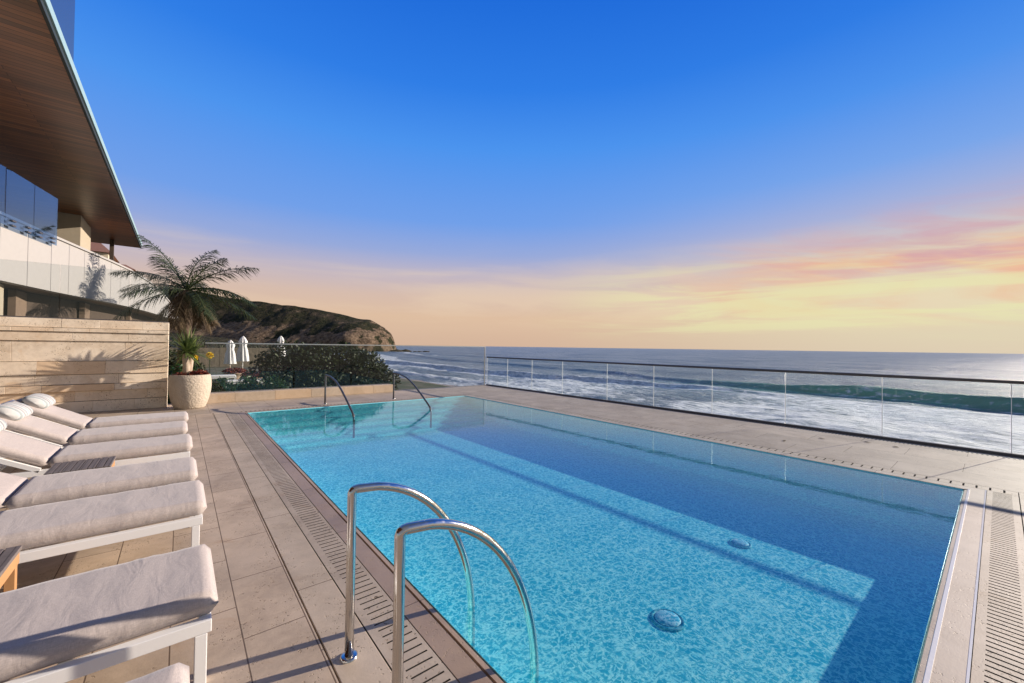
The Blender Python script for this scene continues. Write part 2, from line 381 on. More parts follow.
for i in range(5):                                   # entry steps along the far end
    y = Y1 - .28 * (i + 1); z = -.10 - .10 * i
    mb = MB(); mb.box(X0 + .001, X1 - .001, y, Y1 - .28 * i, ZB + .001, z)
    st_ = P(mb.build('step', M['pool'], bevel=.006))
    mb = MB(); mb.box(X0 + .002, X1 - .002, y - .004, y + .05, z - .03, z + .003); o = mb.build('step_nosing', M['nosing']); o.parent = st_; o.matrix_parent_inverse = Matrix.Identity(4)
# seat ledge line along the far part
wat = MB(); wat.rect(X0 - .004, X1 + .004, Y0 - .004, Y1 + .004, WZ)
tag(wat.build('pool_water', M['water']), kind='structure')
for k, (x, y, r) in enumerate([(2.96, 1.64, .10), (4.73, 1.79, .085)]):
    t_ = thing('pool_light', (x, y, ZB), ['round pale pool floor light nearest the camera', 'small round pool floor light lying under the rail shadow line'][k], 'pool light', 'round lights on the pool floor')
    mb = MB(); mb.lathe([(r * 1.28, .001), (r * 1.28, .008), (r * 1.2, .013), (r, .013), (r, .012), (0.001, .012)], seg=40); mb.build('ring', M['light_ring'], t_, True)
    mb = MB(); mb.lathe([(r * .96, .013), (r * .9, .020), (r * .5, .025), (0.001, .026)], seg=40); mb.build('lens', M['light_face'], t_, True)

# slotted drains round the pool
def drain(name, x0, x1, y0, y1, axis, pitch, sw, margin, label):
    """strip with real slots; axis = direction of length"""
    mb = MB(); mw = MB(); L0, L1, A0, A1 = (y0, y1, x0, x1) if axis == 'y' else (x0, x1, y0, y1)
    def put(l0, l1, a0, a1, z): mb.rect(a0, a1, l0, l1, z) if axis == 'y' else mb.rect(l0, l1, a0, a1, z)
    put(L0, L1, A0, A0 + margin[0], 0); put(L0, L1, A1 - margin[1], A1, 0)
    a0, a1 = A0 + margin[0], A1 - margin[1]; n = int((L1 - L0) / pitch); off = (L1 - L0 - n * pitch) / 2
    put(L0, L0 + off + (pitch - sw) / 2, a0, a1, 0); put(L1 - off - (pitch - sw) / 2, L1, a0, a1, 0)
    for i in range(n):
        s = L0 + off + (i + .5) * pitch
        if i: put(s - pitch + sw / 2, s - sw / 2, a0, a1, 0)
        for e in (s - sw / 2, s + sw / 2):
            q = [(a0, e, 0), (a1, e, 0), (a1, e, -.03), (a0, e, -.03)] if axis == 'y' else [(e, a0, 0), (e, a1, 0), (e, a1, -.03), (e, a0, -.03)]
            mw.add(q, [(0, 1, 2, 3)])
    t_ = thing(name, ((x0 + x1) / 2, (y0 + y1) / 2, -.03), label, 'drain', 'slotted stone drains round the pool')
    P(mb.build('slotted_cover', M['drain']), t_)
    mw.rect(x0, x1, y0, y1, -.03); P(mw.build('channel', M['dark_gap']), t_)  # slot walls and floor near black, shade put into the colour
g = .004
DL, DR = .795, .167 + g                      # drain left edge; coping outer offset
drain('slot_drain', .797, X0 - DR, -.12, Y1 + .33, 'y', .056, .010, (.045, .02), 'slotted stone drain between the loungers and the pool')
drain('slot_drain', X0 - .167, X1 + .167, -.13, Y0 - DR, 'x', .052, .013, (.045, .04), 'slotted stone drain running along the near right end of the pool')
drain('slot_drain', X1 + DR, X1 + .167 + .17, -.13, Y1 + .33, 'y', .10, .016, (.02, .015), 'slotted stone drain between the pool and the sea side deck')
drain('slot_drain', X0 - .167, X1 + .167, Y1 + DR, Y1 + .33, 'x', .085, .03, (.02, .05), 'slotted stone drain behind the steps at the far end of the pool')

# ------------------------------------------------------------------ deck
mb = MB(); mb.rect(-9, X0 - .16, -6, 13.2, -.055); mb.rect(X1 + .16, 9.6, -6, 13.2, -.055); mb.rect(X0 - .16, X1 + .16, -6, Y0 - .16, -.055); mb.rect(X0 - .16, X1 + .16, Y1 + .16, 13.2, -.055)
tag(mb.build('deck_joint_bed', M['dark_gap']), kind='structure')
mb = MB(); mb.box(-9, .581, -6, Y1 + .335, -.05, 0); tag(mb.build('deck', M['deck']), kind='structure')
mb = MB(); mb.box(.589, .791, -6, Y1 + .335, -.05, 0); tag(mb.build('deck_border', M['border'], bevel=.003), kind='structure')
mb = MB(); mb.box(X1 + .345, 9.56, -6, Y1 + .335, -.05, 0); mb.box(-9, 9.56, Y1 + .341, 12.98, -.05, 0); mb.box(.797, X1 + .338, -6, -.137, -.05, 0)
tag(mb.build('pool_surround', M['deck_sea']), kind='structure')
mb = MB(); mb.box(-9, X0 - .17, -6, 13.0, -9, -.06); mb.box(X1 + .17, 9.58, -6, 13.0, -9, -.06); mb.box(X0 - .168, X1 + .168, -6, Y0 - .17, -9, -.06); mb.box(X0 - .168, X1 + .168, Y1 + .17, 13.0, -9, -.06); mb.box(X0 - .166, X1 + .166, Y0 - .168, Y1 + .168, -9, ZB - .05); tag(mb.build('retaining_base', M['stucco']), kind='structure')
mb = MB()
x_ = 9.30
y = -5.9
while y < 12.7: mb.box(x_, x_ + .09, y, y + .02, .0, .0035); y += .05
tag(mb.build('edge_drain', M['drain_metal']), 'fine slotted metal drain along the foot of the sea side glass fence', 'drain')
for k, (x, y, rz) in enumerate([(7.86, 2.3, .3), (8.6, 1.95, 1.4), (8.85, 1.05, .9), (8.9, 1.4, 2.)]):
    mb = MB(); mb.add([(-.05, 0, 0.002), (-.02, .022, .008), (.03, .018, .012), (.055, 0, .004), (.03, -.018, .010), (-.02, -.02, .006)], [(0, 1, 2, 3, 4, 5)])
    o = mb.build('dry_leaf', M['frond_dry']); o.location = (x, y, .002); o.rotation_euler.z = rz
    tag(o, ['dry brown leaf on the sea side deck, farthest of four', 'dry leaf on the deck just in front of the edge drain', 'dry leaf on the deck nearest the right picture edge', 'curled dry leaf beside the edge drain under the glass fence'][k], 'leaf', 'dry leaves on the deck')

# ------------------------------------------------------------------ handrails
def rail(name, x, y, label, grp, pts, r=.021, ms='steel'):
    t_ = thing(name, (x, y, 0), label, 'handrail', grp)
    mb = MB(); mb.tube(pts, r, 16); mb.build('rail_tube', M[ms], t_, True)
    mb = MB(); mb.lathe([(.001, .012), (.034, .012), (.04, .008), (.042, 0.0)], (pts[0][0], pts[0][1]), 28); mb.build('base_flange', M['steel'], t_, True)
def arc_x(a, b, n=18): return [(a * math.sin(q), 0, b * math.cos(q)) for q in [math.pi / 2 * i / n for i in range(n + 1)]]
for k, y in enumerate((2.015, 1.46)):
    h_ = .81; pts = [(0, 0, z) for z in (0, .2, .5, h_ - .03, h_ - .018)] + [(.004, 0, h_ - .008), (.014, 0, h_ - .002), (.03, 0, h_)]
    pts += [(.03 + .685 * math.sin(q) ** 1.0, 0, (h_ + .10) * math.cos(q) ** 1.0 - .10) for q in [math.pi / 2 * i / 22 for i in range(2, 23)]] + [(.716, 0, -.25), (.716, 0, -.5)]
    rail('handrail', .664, y, ['curved steel pool handrail standing beyond the other near one', 'curved steel pool handrail nearest the camera'][k], 'near pair of pool handrails', pts)
for k, x in enumerate((2.87, 4.68)):
    pts = [(0, 0, z) for z in (0, .3, .70)] + [(0, -.01, .725), (0, -.05, .735)]
    pr = [(.4, .725), (.8, .66), (1.0, .60), (1.3, .48), (1.65, .31), (2.0, .12), (2.15, .03), (2.2, -.08), (2.2, -.45)]
    pts += [(0, -a, z) for a, z in pr]
    rail('handrail', x, 10.88, ['far left steel handrail sweeping down to the pool steps', 'far right steel handrail sweeping down to the pool steps'][k], 'far pair of step handrails', pts, .022, 'steel_dark')

# ------------------------------------------------------------------ glass fence on the sea side
fence = thing('sea_fence', (9.52, 0, 0), 'frameless glass fence with dark top rail along the ocean side', 'fence')
FY = [-4.46, -3.01, -1.56, -.11, 1.31, 2.76, 4.20, 5.66, 7.10, 8.80, 10.20, 11.5, 12.75]
for a, b in zip(FY[:-1], FY[1:]):
    mb = MB(); mb.box(9.515, 9.525, a + .010, b - .010, .02, 1.08); pn = P(mb.build('glass_panel', M['glass']), fence)
    mb = MB(); mb.box(9.513, 9.527, b - .0095, b - .002, .03, 1.08); e = mb.build('glass_edge', M['glass_edge']); e.parent = pn; e.matrix_parent_inverse = Matrix.Identity(4)
mb = MB(); mb.tube([(9.52, -4.6, 1.10), (9.52, 12.75, 1.10)], .026, 12); P(mb.build('top_rail', M['dark_metal'], smooth=True), fence)
mb = MB(); mb.box(9.485, 9.555, -4.6, 12.75, .001, .045); P(mb.build('base_channel', M['dark_metal'], bevel=.004), fence)
fence.rotation_euler.z = R(1.1)

# far end: stone plinth, tall glass
mb = MB(); x = .50
for i, L in enumerate((.62, .9, .9, .9, .9, .65)):
    x2 = min(x + L, 5.37); mb.box(x + .002, x2 - .002, 12.5, 12.98, 0.001, .235, a=random.random() * .6); x = x2
tag(mb.build('stone_plinth', M['plinth'], bevel=.006), 'low pale stone plinth under the tall glass at the far end', 'plinth')
fg = thing('far_glass_screen', (4, 12.9, 0), 'tall clear glass screen with slim top rail beyond the pool', 'glass screen')
for a, b in zip((.55, 2.15, 3.75, 5.36, 7.2), (2.14, 3.74, 5.35, 7.19, 9.12)):
    zb = .236 if a < 5.3 else .004
    mb = MB(); mb.box(a, b, 12.70, 12.712, zb, 1.49); P(mb.build('glass_panel', M['glass_grey']), fg)
mb = MB(); mb.box(.5, 9.15, 12.692, 12.72, 1.49, 1.52); P(mb.build('top_rail', M['alum']), fg)
mb = MB(); mb.box(9.123, 9.15, 12.692, 12.72, 0.004, 1.489); P(mb.build('end_post', M['alum']), fg)

# ------------------------------------------------------------------ stone wall with glass
wl = thing('stone_wall', (-2.5, 12.5, 0), 'coursed pale limestone wall behind the loungers', 'wall')
zs = [0.0, .24, .455, .60, .81, 1.09, 1.51, 1.70, 1.785, 1.975]
dy = [.020, .0, .045, .012, .035, .0, .026, .055, .012]
mb = MB()
for i in range(9):
    x = -9.0
    while x < -.2:
        L = random.uniform(.35, 1.3) if i != 5 else random.uniform(.9, 1.8)
        x2 = x + L if x + L < -.45 else -.2
        mb.box(x + .001, x2 - .001, 12.30 - dy[i] + random.uniform(0, .003), 12.75, zs[i] + .002, zs[i + 1] - (.007 if dy[i] > .01 else .004), a=random.choice((0, .1, .2, .35, .55, .8)) * random.random()); x = x2
P(mb.build('stone_courses', M['wall'], bevel=.004), wl)
mb = MB(); mb.box(-9, -.21, 12.33, 12.74, 0, 1.96); P(mb.build('wall_core', M['dark_gap']), wl)
wl.location.y += .06
ws_ = thing('wall_glass_screen', (-2, 12.4, 1.98), 'clear glass screen standing on top of the stone wall', 'glass screen')
for a, b in ((-6.5, -5.05), (-5.04, -3.5), (-3.49, -1.95), (-1.94, -.89), (-.88, -.22)):
    mb = MB(); mb.box(a, b, 12.40, 12.412, 1.99, 3.1); P(mb.build('glass_panel', M['glass_grey']), ws_)
mb = MB(); mb.box(-9, -.21, 12.375, 12.435, 1.965, 1.995); P(mb.build('base_channel', M['dark_metal']), ws_)

# ------------------------------------------------------------------ loungers
def cushion(L, Wd, T, seed, amp=.0042, rnd=.035):
    nx, ny = int(L / .03), int(Wd / .03); v = []; idx = {}; f = []
    def prof(u, l): # distance from edge -> drop
        e = min(u, l - u); 
        return 0 if e >= rnd else 1 - math.sqrt(max(0, 1 - ((rnd - e) / rnd) ** 2))
    def pt(i, j, side):
        x = L * i / nx; y = Wd * j / ny
        dx = prof(x, L); dyy = prof(y, Wd)
        z = T / 2 * (1 - max(0, 1 - (1 - dx) * (1 - dyy)) * .9) * (1 + .12 * math.sin(math.pi * x / L) * math.sin(math.pi * y / Wd))
        q = Vector((x * 9 + seed * 7.3, y * 4, seed * 3.1))
        wr = noise.noise(q) * amp + noise.noise(Vector((x * 34 + y * 11, y * 7 + seed, seed))) * amp * .7 * (1.2 - min(1, min(y, Wd - y) / .16) * .8)
        wr += noise.noise(q * .35) * amp
        zz = T / 2 + side * z + (wr if side > 0 else 0)
        return (x, y, zz)
    for s in (1, -1):
        for i in range(nx + 1):
            for j in range(ny + 1):
                border = i in (0, nx) or j in (0, ny)
                if s == -1 and border: idx[s, i, j] = idx[1, i, j]; continue
                idx[s, i, j] = len(v); p_ = pt(i, j, s)
                if border: p_ = (p_[0], p_[1], T / 2 + (p_[2] - T / 2) * .3)
                v.append(p_)
    for s in (1, -1):
        for i in range(nx):
            for j in range(ny):
                q = (idx[s, i, j], idx[s, i + 1, j], idx[s, i + 1, j + 1], idx[s, i, j + 1]); f.append(q if s == 1 else q[::-1])
    return v, f
LW = .62
def box_frame(mb, x0, x1, y0, y1, z0, z1, t=.045):
    mb.box(x0, x1, y0, y0 + t, z0, z1); mb.box(x0, x1, y1 - t, y1, z0, z1)
    mb.box(x0, x0 + t, y0 + t + .001, y1 - t - .001, z0, z1); mb.box(x1 - t, x1, y0 + t + .001, y1 - t - .001, z0, z1)
def lounger(xf, y0, label, seed):
    t_ = thing('sun_lounger', (xf, y0, 0), label, 'sun lounger', 'sun loungers in a row beside the pool')
    mb = MB(); box_frame(mb, -1.95, -.025, -.02, LW + .02, .225, .280)
    for x in (-1.5, -.9, -.5): mb.box(x, x + .04, .03, LW - .03, .240, .272)
    mb.build('frame', M['white'], t_, bevel=.003)
    for lx in (-.085, -1.90):
        for ly in (-.02, LW - .025):
            m2 = MB(); m2.box(lx, lx + .045, ly, ly + .045, 0, .2245); m2.build('leg', M['white'], t_, bevel=.003)
    v, f = cushion(1.10, LW, .100, seed); v = [(a - 1.10, b, c + .282) for a, b, c in v]
    mesh_obj('seat_cushion', v, f, M['fabric'], t_, True)
    ang = R(29); v, f = cushion(.80, LW, .085, seed + 50)
    def tr(q): x, y, z = q; return (-1.115 - x * math.cos(ang) - (z) * math.sin(ang) * -1 * 0 + z * math.sin(ang), y, .290 + x * math.sin(ang) + z * math.cos(ang))
    mesh_obj('back_cushion', [tr(q) for q in v], [q[::-1] for q in f], M['fabric'], t_, True)
    mb = MB()
    for yy in (-.02, LW - .015):
        vs = [tr((a, b, c)) for a in (.02, .86) for b in (yy, yy + .035) for c in (-.045, -.006)]
        mb.add(vs, [(0, 1, 3, 2), (4, 6, 7, 5), (0, 4, 5, 1), (2, 3, 7, 6), (0, 2, 6, 4), (1, 5, 7, 3)])
    vs = [tr((a, b, c)) for a in (.825, .86) for b in (.0151, LW - .0151) for c in (-.045, -.006)]
    mb.add(vs, [(0, 1, 3, 2), (4, 6, 7, 5), (0, 4, 5, 1), (2, 3, 7, 6), (0, 2, 6, 4), (1, 5, 7, 3)])
    mb.build('backrest_frame', M['white'], t_)
    return tr
spots = [(.13, 7.95, 'white framed lounger with beige cushions, farthest one beside the stone wall'),
         (.11, 6.93, 'white framed lounger second from the stone wall, with a striped pillow'),
         (.14, 5.83, 'third lounger from the stone wall, just beyond the slatted side table'),
         (.15, 4.53, 'fourth lounger from the stone wall, nearer than the slatted side table'),
         (.175, 3.63, 'fifth lounger from the stone wall, long seat with a full white side rail'),
         (.16, 2.27, 'big near lounger crossed by the handrail shadows'),
         (.05, 1.27, 'nearest lounger, only its foot corner showing at the bottom')]
for k, (xf, y0, lb) in enumerate(spots):
    tr = lounger(xf, y0, lb, k + 1)
    if k < 3:
        t_ = thing('headrest_pillow', (xf, y0, 0), ['striped headrest pillow on the farthest lounger', 'striped headrest pillow on the second lounger from the wall', 'striped pillow on the third lounger, cut by the left picture edge'][k], 'pillow', 'striped pillows on the loungers')
        nx, ny = 20, 24; v = []; f = []
        for i in range(nx):
            for j in range(ny + 1):
                u = 2 * math.pi * i / nx; s_ = j / ny; e = min(s_, 1 - s_); rr = .075 * min(1, math.sqrt(max(0.0004, 1 - (1 - min(1, e / .16)) ** 2)))
                v.append(tr((.60 + rr * 1.75 * math.cos(u), .04 + .54 * s_, .135 + rr * .95 * math.sin(u) + .004 * noise.noise(Vector((i * .4, j * .4, k))))))
        for i in range(nx):
            for j in range(ny): a = i * (ny + 1) + j; b = ((i + 1) % nx) * (ny + 1) + j; f.append((a, b, b + 1, a + 1))
        mesh_obj('pillow_body', v, f, M['stripe'], t_, True)

# side tables between loungers
def table(cx, cy, lx, ly, h, label):
    t_ = thing('side_table', (cx, cy, 0), label, 'side table', 'low side tables between the loungers')
    mb = MB(); n = 8
    for i in range(n): a = -lx / 2 + lx * i / n; mb.box(a + .003, a + lx / n - .003, -ly / 2, ly / 2, h - .022, h)
    mb.build('table_top', M['slat'], t_, bevel=.002)
    mb = MB(); box_frame(mb, -lx / 2 + .01, lx / 2 - .01, -ly / 2 + .01, ly / 2 - .01, h - .09, h - .023, .02); mb.build('apron', M['orange_wood'], t_)
    for sx in (-1, 1):
        for sy in (-1, 1):
            mb = MB(); mb.box(sx * (lx / 2 - .035) - .02, sx * (lx / 2 - .035) + .02, sy * (ly / 2 - .035) - .02, sy * (ly / 2 - .035) + .02, 0, h - .091); mb.build('leg', M['orange_wood'], t_, bevel=.002)
table(-.68, 5.48, .42, .42, .36, 'brown slatted side table standing beyond the fourth lounger')
table(-.90, 3.22, .50, .48, .38, 'teak side table at the left picture edge beside the big near lounger')

# ------------------------------------------------------------------ vegetation builders
def leaves_mesh(name, mt, parent, centers, size, aspect=.45, droop=0, tilt=1.0, seed=0):
    """many pointed leaves: centers Nx3; returns object"""
    r_ = np.random.default_rng(seed); n = len(centers)
    th = r_.uniform(0, 2 * np.pi, n); ph = r_.normal(.25, .55 * tilt, n) - droop
    dr = np.stack([np.cos(th) * np.cos(ph), np.sin(th) * np.cos(ph), np.sin(ph)], 1)
    sd_ = np.cross(dr, r_.normal(size=(n, 3)) * .6 + [0, 0, 1]); sd_ /= np.linalg.norm(sd_, axis=1)[:, None] + 1e-9
    L = (size * r_.uniform(.6, 1.3, n))[:, None]; c = np.asarray(centers)
    v = np.stack([c - dr * L * .5, c + sd_ * L * aspect * .5, c + dr * L * .5, c - sd_ * L * aspect * .5], 1).reshape(-1, 3)
    f = np.arange(4 * n).reshape(-1, 4)
    return mesh_obj(name, v.tolist(), f.tolist(), mt, parent, False, {'tint': r_.uniform(0, 1, n) ** 1.5})
def blob_pts(lobes, n, r_, shell=.55):
    out_ = []; wts = np.array([a[3] * a[4] * a[5] for a in lobes]) ** .75; wts /= wts.sum()
    for (x, y, z, a, b, c), k in zip(lobes, (wts * n).astype(int)):
        d_ = r_.normal(size=(k, 3)); d_ /= np.linalg.norm(d_, axis=1)[:, None]
        q = d_ * (r_.uniform(shell, 1.05, k) ** .6)[:, None]; out_.append(q * [a, b, c] + [x, y, z])
    return np.concatenate(out_)
def shrub(name, loc, lobes, n, size, label, cat, mt, group=None, seed=0, stems=5):
    t_ = thing(name, loc, label, cat, group); r_ = np.random.default_rng(seed)
    leaves_mesh('foliage', mt, t_, blob_pts(lobes, n, r_), size, .5, seed=seed)
    mb = MB(); hh = max(l[2] + l[5] for l in lobes)
    for i in range(stems):
        l = lobes[i % len(lobes)]; p1 = Vector((l[0] * .3, l[1] * .3, 0)); p2 = Vector((l[0], l[1], l[2] + l[5] * .5)); mid = (p1 + p2) / 2 + Vector((random.uniform(-.1, .1), random.uniform(-.1, .1), 0))
        mb.tube([p1, mid, p2], [.035, .025, .012], 6)
    mb.build('stems', M['trunk'], t_); return t_

GZ = -.72   # lower garden level
# ------------------------------------------------------------------ garden beyond the far glass
def ground_mat():
    mt, t = mat('garden_ground'); tc = t.n('ShaderNodeTexCoord'); v = (tc, 'Object'); n = t.noise(v, .5, 5); n2 = t.noise(v, 8., 4)
    col = t.mix(t.mr(n, .42, .58), (.045, .075, .02, 1), (.20, .17, .12, 1)); col = t.mix(n2, col, (.06, .07, .03, 1))
    out(t, t.n('ShaderNodeBsdfPrincipled', {'Base Color': col, 'Roughness': .9})); return mt
M['garden'] = ground_mat()
mb = MB(); mb.box(-9, 11.5, 13.01, 62, -8, GZ); tag(mb.build('garden_ground', M['garden']), kind='structure')
# large coastal shrubs directly behind the glass
def lob(*a): return a
for k, (x, y, lb, lobes, nlf) in enumerate([
    (2.95, 15.6, 'left part of the hedge, beside the closed umbrellas', [(-.62, 0, 1.1, .62, .6, .9), (0, .1, 1.45, .9, .8, .9), (.8, -.1, 1.3, .9, .8, .95), (.2, -.4, .7, 1.0, .6, .75)], 6500),
    (4.45, 15.7, 'middle of the hedge behind the left step handrail', [(-.7, 0, 1.35, .95, .8, .95), (.3, .1, 1.45, .9, .8, .85), (.9, -.1, 1.1, .85, .8, .95), (0, -.4, .7, 1.4, .6, .75)], 7000),
    (5.62, 15.6, 'right end of the hedge against the surf', [(-.6, 0, 1.35, .85, .8, .85), (.05, .1, 1.1, .8, .8, .9), (.6, -.1, .72, .65, .7, .65), (-.3, -.4, .65, 1.0, .6, .7), (.95, -.1, .95, .22, .3, .12)], 6000)]):
    shrub('hedge_shrub', (x, y, GZ), lobes, nlf, .145, 'dark glossy leaved shrub behind the glass, ' + lb, 'shrub', M['hedge'], 'dark shrubs behind the far glass', k + 1, 9)
for k, (x, y, s) in enumerate([(.75, 13.9, .9), (1.4, 14.2, 1.0), (2.05, 13.9, .95)]):
    t_ = thing('fern_plant', (x, y, GZ), ['green fern behind the stone pot', 'green fern between the pot and the dark hedge', 'green fern at the foot of the dark hedge'][k], 'fern', 'ferns behind the far glass')
    r_ = np.random.default_rng(30 + k); leaves_mesh('foliage', M['fern'], t_, blob_pts([lob(0, 0, .6, .5, .45, .5), lob(.2, .1, .85, .35, .3, .42)], 1700, r_, .3), .17, .22, seed=k + 9)
    mb = MB()
    for i in range(7): q = i * .9; mb.tube([(0, 0, 0), (.15 * math.cos(q), .15 * math.sin(q), .45), (.35 * math.cos(q), .35 * math.sin(q), .8)], [.012, .009, .004], 5)
    mb.build('stems', M['fern'], t_)
shrub('garden_shrub', (.1, 14.2, GZ), [lob(0, 0, .9, .5, .5, .8)], 1000, .14, 'leafy green shrub behind the wall end and the pot', 'shrub', M['fern'], None, 14)
for k, (x, y, z) in enumerate([(.62, 13.3, 1.17), (.32, 13.3, 1.12)]):
    t_ = thing('yellow_flower', (x, y, GZ), ['bright yellow flower head right of the potted plant', 'smaller yellow flower head close behind the potted plant trunk'][k], 'flower', 'yellow flowers behind the pot')
    r_ = np.random.default_rng(k); s = (.085, .06)[k]; leaves_mesh('petals', M['yellow'], t_, blob_pts([lob(0, 0, z - GZ, s, s, s)], 260, r_, .3), .06, .6, seed=k)
    mb = MB(); mb.tube([(0, 0, 0), (.02, 0, 1), (0, 0, z - GZ)], .008, 6); mb.build('stem', M['fern'], t_)
# closed white umbrellas
def closed_umbrella(x, y, h_, label, k):
    t_ = thing('closed_umbrella', (x, y, GZ), label, 'umbrella', 'closed white umbrellas in the garden')
    mb = MB(); mb.tube([(0, 0, 0), (0, 0, h_)], .03, 8); mb.build('pole', M['white'], t_)
    v = []; f = []; ns = 32; prof_ = [(.03, h_ + .02), (.14, h_ - .12), (.27, h_ - .40), (.20, h_ - .75), (.28, h_ - 1.1), (.34, h_ - 1.6), (.38, h_ - 1.95)]
    for r0, z in prof_:
        for j in range(ns): q = 2 * math.pi * j / ns; rr = r0 * (1 + .22 * math.cos(8 * q + z)); v.append((rr * math.cos(q), rr * math.sin(q), z))
    for i in range(len(prof_) - 1):
        for j in range(ns): a, b = i * ns + j, i * ns + (j + 1) % ns; f.append((a, b, b + ns, a + ns))
    mesh_obj('canopy', v, f, M['umb'], t_, True)
    mb = MB(); mb.lathe([(.001, .0), (.30, .0), (.30, .07), (.04, .1), (.04, .3)], seg=20); mb.build('base', M['terracotta'], t_)
closed_umbrella(3.86, 38.0, 2.75, 'larger closed white umbrella at the left edge of the dark hedge', 0)
closed_umbrella(3.25, 40.5, 2.45, 'smaller closed white umbrella, leftmost of three', 1)
closed_umbrella(7.5, 44, 2.95, 'closed white umbrella whose tip shows above the dark hedge', 2)
# planter bowls
for k, (x, y, h_) in enumerate([(2.55, 29.0, .75), (3.1, 25.5, .72)]):
    t_ = thing('bowl_planter', (x, y, GZ), ['terracotta bowl of red flowers left of the closed umbrellas', 'terracotta bowl of red flowers in front of the closed umbrellas'][k], 'planter', 'flower bowls in the garden')
    mb = MB(); mb.lathe([(.001, 0), (.2, 0), (.28, .2), (.52, h_ - .35), (.58, h_ - .3), (.5, h_ - .33), (.001, h_ - .38)], seg=32); mb.build('bowl', M['terracotta'], t_, True)
    t2 = thing('red_flowers', (x, y, GZ), ['red flowers filling the left terracotta bowl', 'red flowers filling the right terracotta bowl'][k], 'flowers', 'red flowers in the garden bowls')
    leaves_mesh('blooms', M['red_leaf'], t2, blob_pts([lob(0, 0, h_ - .2, .6, .6, .2)], 500, np.random.default_rng(k + 3), .2), .14, .6, seed=k)
for k, (x, y) in enumerate([(1.6, 27.5), (2.6, 23.5)]):
    t_ = thing('garden_daybed', (x, y, GZ), ['white daybed in the garden left of the flower bowls', 'white daybed in the garden before the flower bowls'][k], 'daybed', 'white daybeds in the garden')
    mb = MB(); box_frame(mb, -.9, .9, -.35, .35, .28, .34); mb.build('frame', M['white'], t_)
    v, f = cushion(1.75, .66, .1, 90 + k); mesh_obj('mattress', [(a - .87, b - .33, c + .34) for a, b, c in v], f, M['umb'], t_, True)
    for sx in (-.88, .84):
        for sy in (-.34, .3): mb = MB(); mb.box(sx, sx + .04, sy, sy + .04, 0, .279); mb.build('leg', M['white'], t_)
mb = MB(); x = -8.
while x < 6.5: L = random.uniform(.8, 2.2); mb.box(x + .01, x + L - .01, 46, 46.5, GZ, GZ + 1.75 + random.uniform(-.03, .03), a=random.random() * .5); x += L
tag(mb.build('garden_wall', M['garden_stone']), 'tan stone garden wall behind the closed umbrellas', 'wall')
k = 0
for x, y, s in [(-2, 24, 1.3), (0.2, 33, 1.2), (-1.2, 42, 1.7), (8.0, 33, 1.1), (9.0, 41, 1.3), (5.5, 49, 2.0), (8.5, 50, 2.1), (2.0, 50, 2.3), (-1.5, 51, 2.6), (-5, 50, 2.8), (11, 53, 1.6)]:
    lab = ['bushy shrub behind the palm, nearest the pool wall', 'low shrub on the lawn left of the umbrellas', 'round shrub in front of the garden wall', 'low shrub behind the right part of the dark hedge',
           'second shrub behind the dark hedge, farther off', 'shrub beyond the garden wall right of the umbrellas', 'shrub at the far right corner of the garden', 'shrub directly behind the garden wall and umbrellas',
           'tall shrub over the left garden wall', 'tallest shrub behind the palm over the garden wall', 'small shrub farthest right by the beach slope'][k]
    shrub('garden_shrub', (x, y, GZ), [lob(0, 0, s * .55, s * .8, s * .7, s * .6), lob(s * .5, 0, s * .4, s * .5, s * .5, s * .45), lob(-s * .5, .2, s * .45, s * .55, s * .5, s * .5)], 1500, .22, lab, 'shrub', M['scrub'] if k % 2 else M['hedge'], 'shrubs about the garden', 60 + k, 4); k += 1

# ------------------------------------------------------------------ pot and plants
pt = thing('stone_pot', (.21, 11.95, 0), 'large round pale rough stone pot at the wall corner', 'pot')
mb = MB(); mb.lathe([(.001, .001), (.27, .001), (.295, .03), (.345, .18), (.385, .36), (.398, .52), (.392, .66), (.372, .765), (.355, .775), (.335, .765), (.33, .70)], seg=72); mb.build('pot_body', M['pot'], pt, True)
mb = MB(); mb.lathe([(.332, .70), (.001, .715)], seg=32); mb.build('soil_surface', M['soil'], pt)
gc = thing('red_succulents', (.21, 11.95, .7), 'dark red succulent leaves filling the top of the stone pot', 'plant')
leaves_mesh('foliage', M['red_leaf'], gc, blob_pts([lob(0, 0, .06, .33, .33, .09), lob(.15, -.1, .1, .18, .18, .08)], 1500, np.random.default_rng(5), .2), .055, .5, seed=5)
mb = MB()
for i in range(24): q = i * 2.4; rr = .04 + .011 * i; mb.tube([(rr * math.cos(q), rr * math.sin(q), 0), (rr * 1.1 * math.cos(q), rr * 1.1 * math.sin(q), .08)], .006, 5)
mb.build('stems', M['red_leaf'], gc)
yu = thing('potted_yucca', (.13, 11.90, .7), 'green spiky sword leaved plant on a pale cane growing in the stone pot', 'plant')
mb = MB(); mb.tube([(0, 0, 0), (.005, 0, .25), (-.01, 0, .45), (.0, 0, .58)], [.075, .07, .065, .06], 14); mb.tube([(.05, .05, 0), (.1, .1, .5)], [.05, .04], 10); mb.build('cane', M['cane'], yu, True)
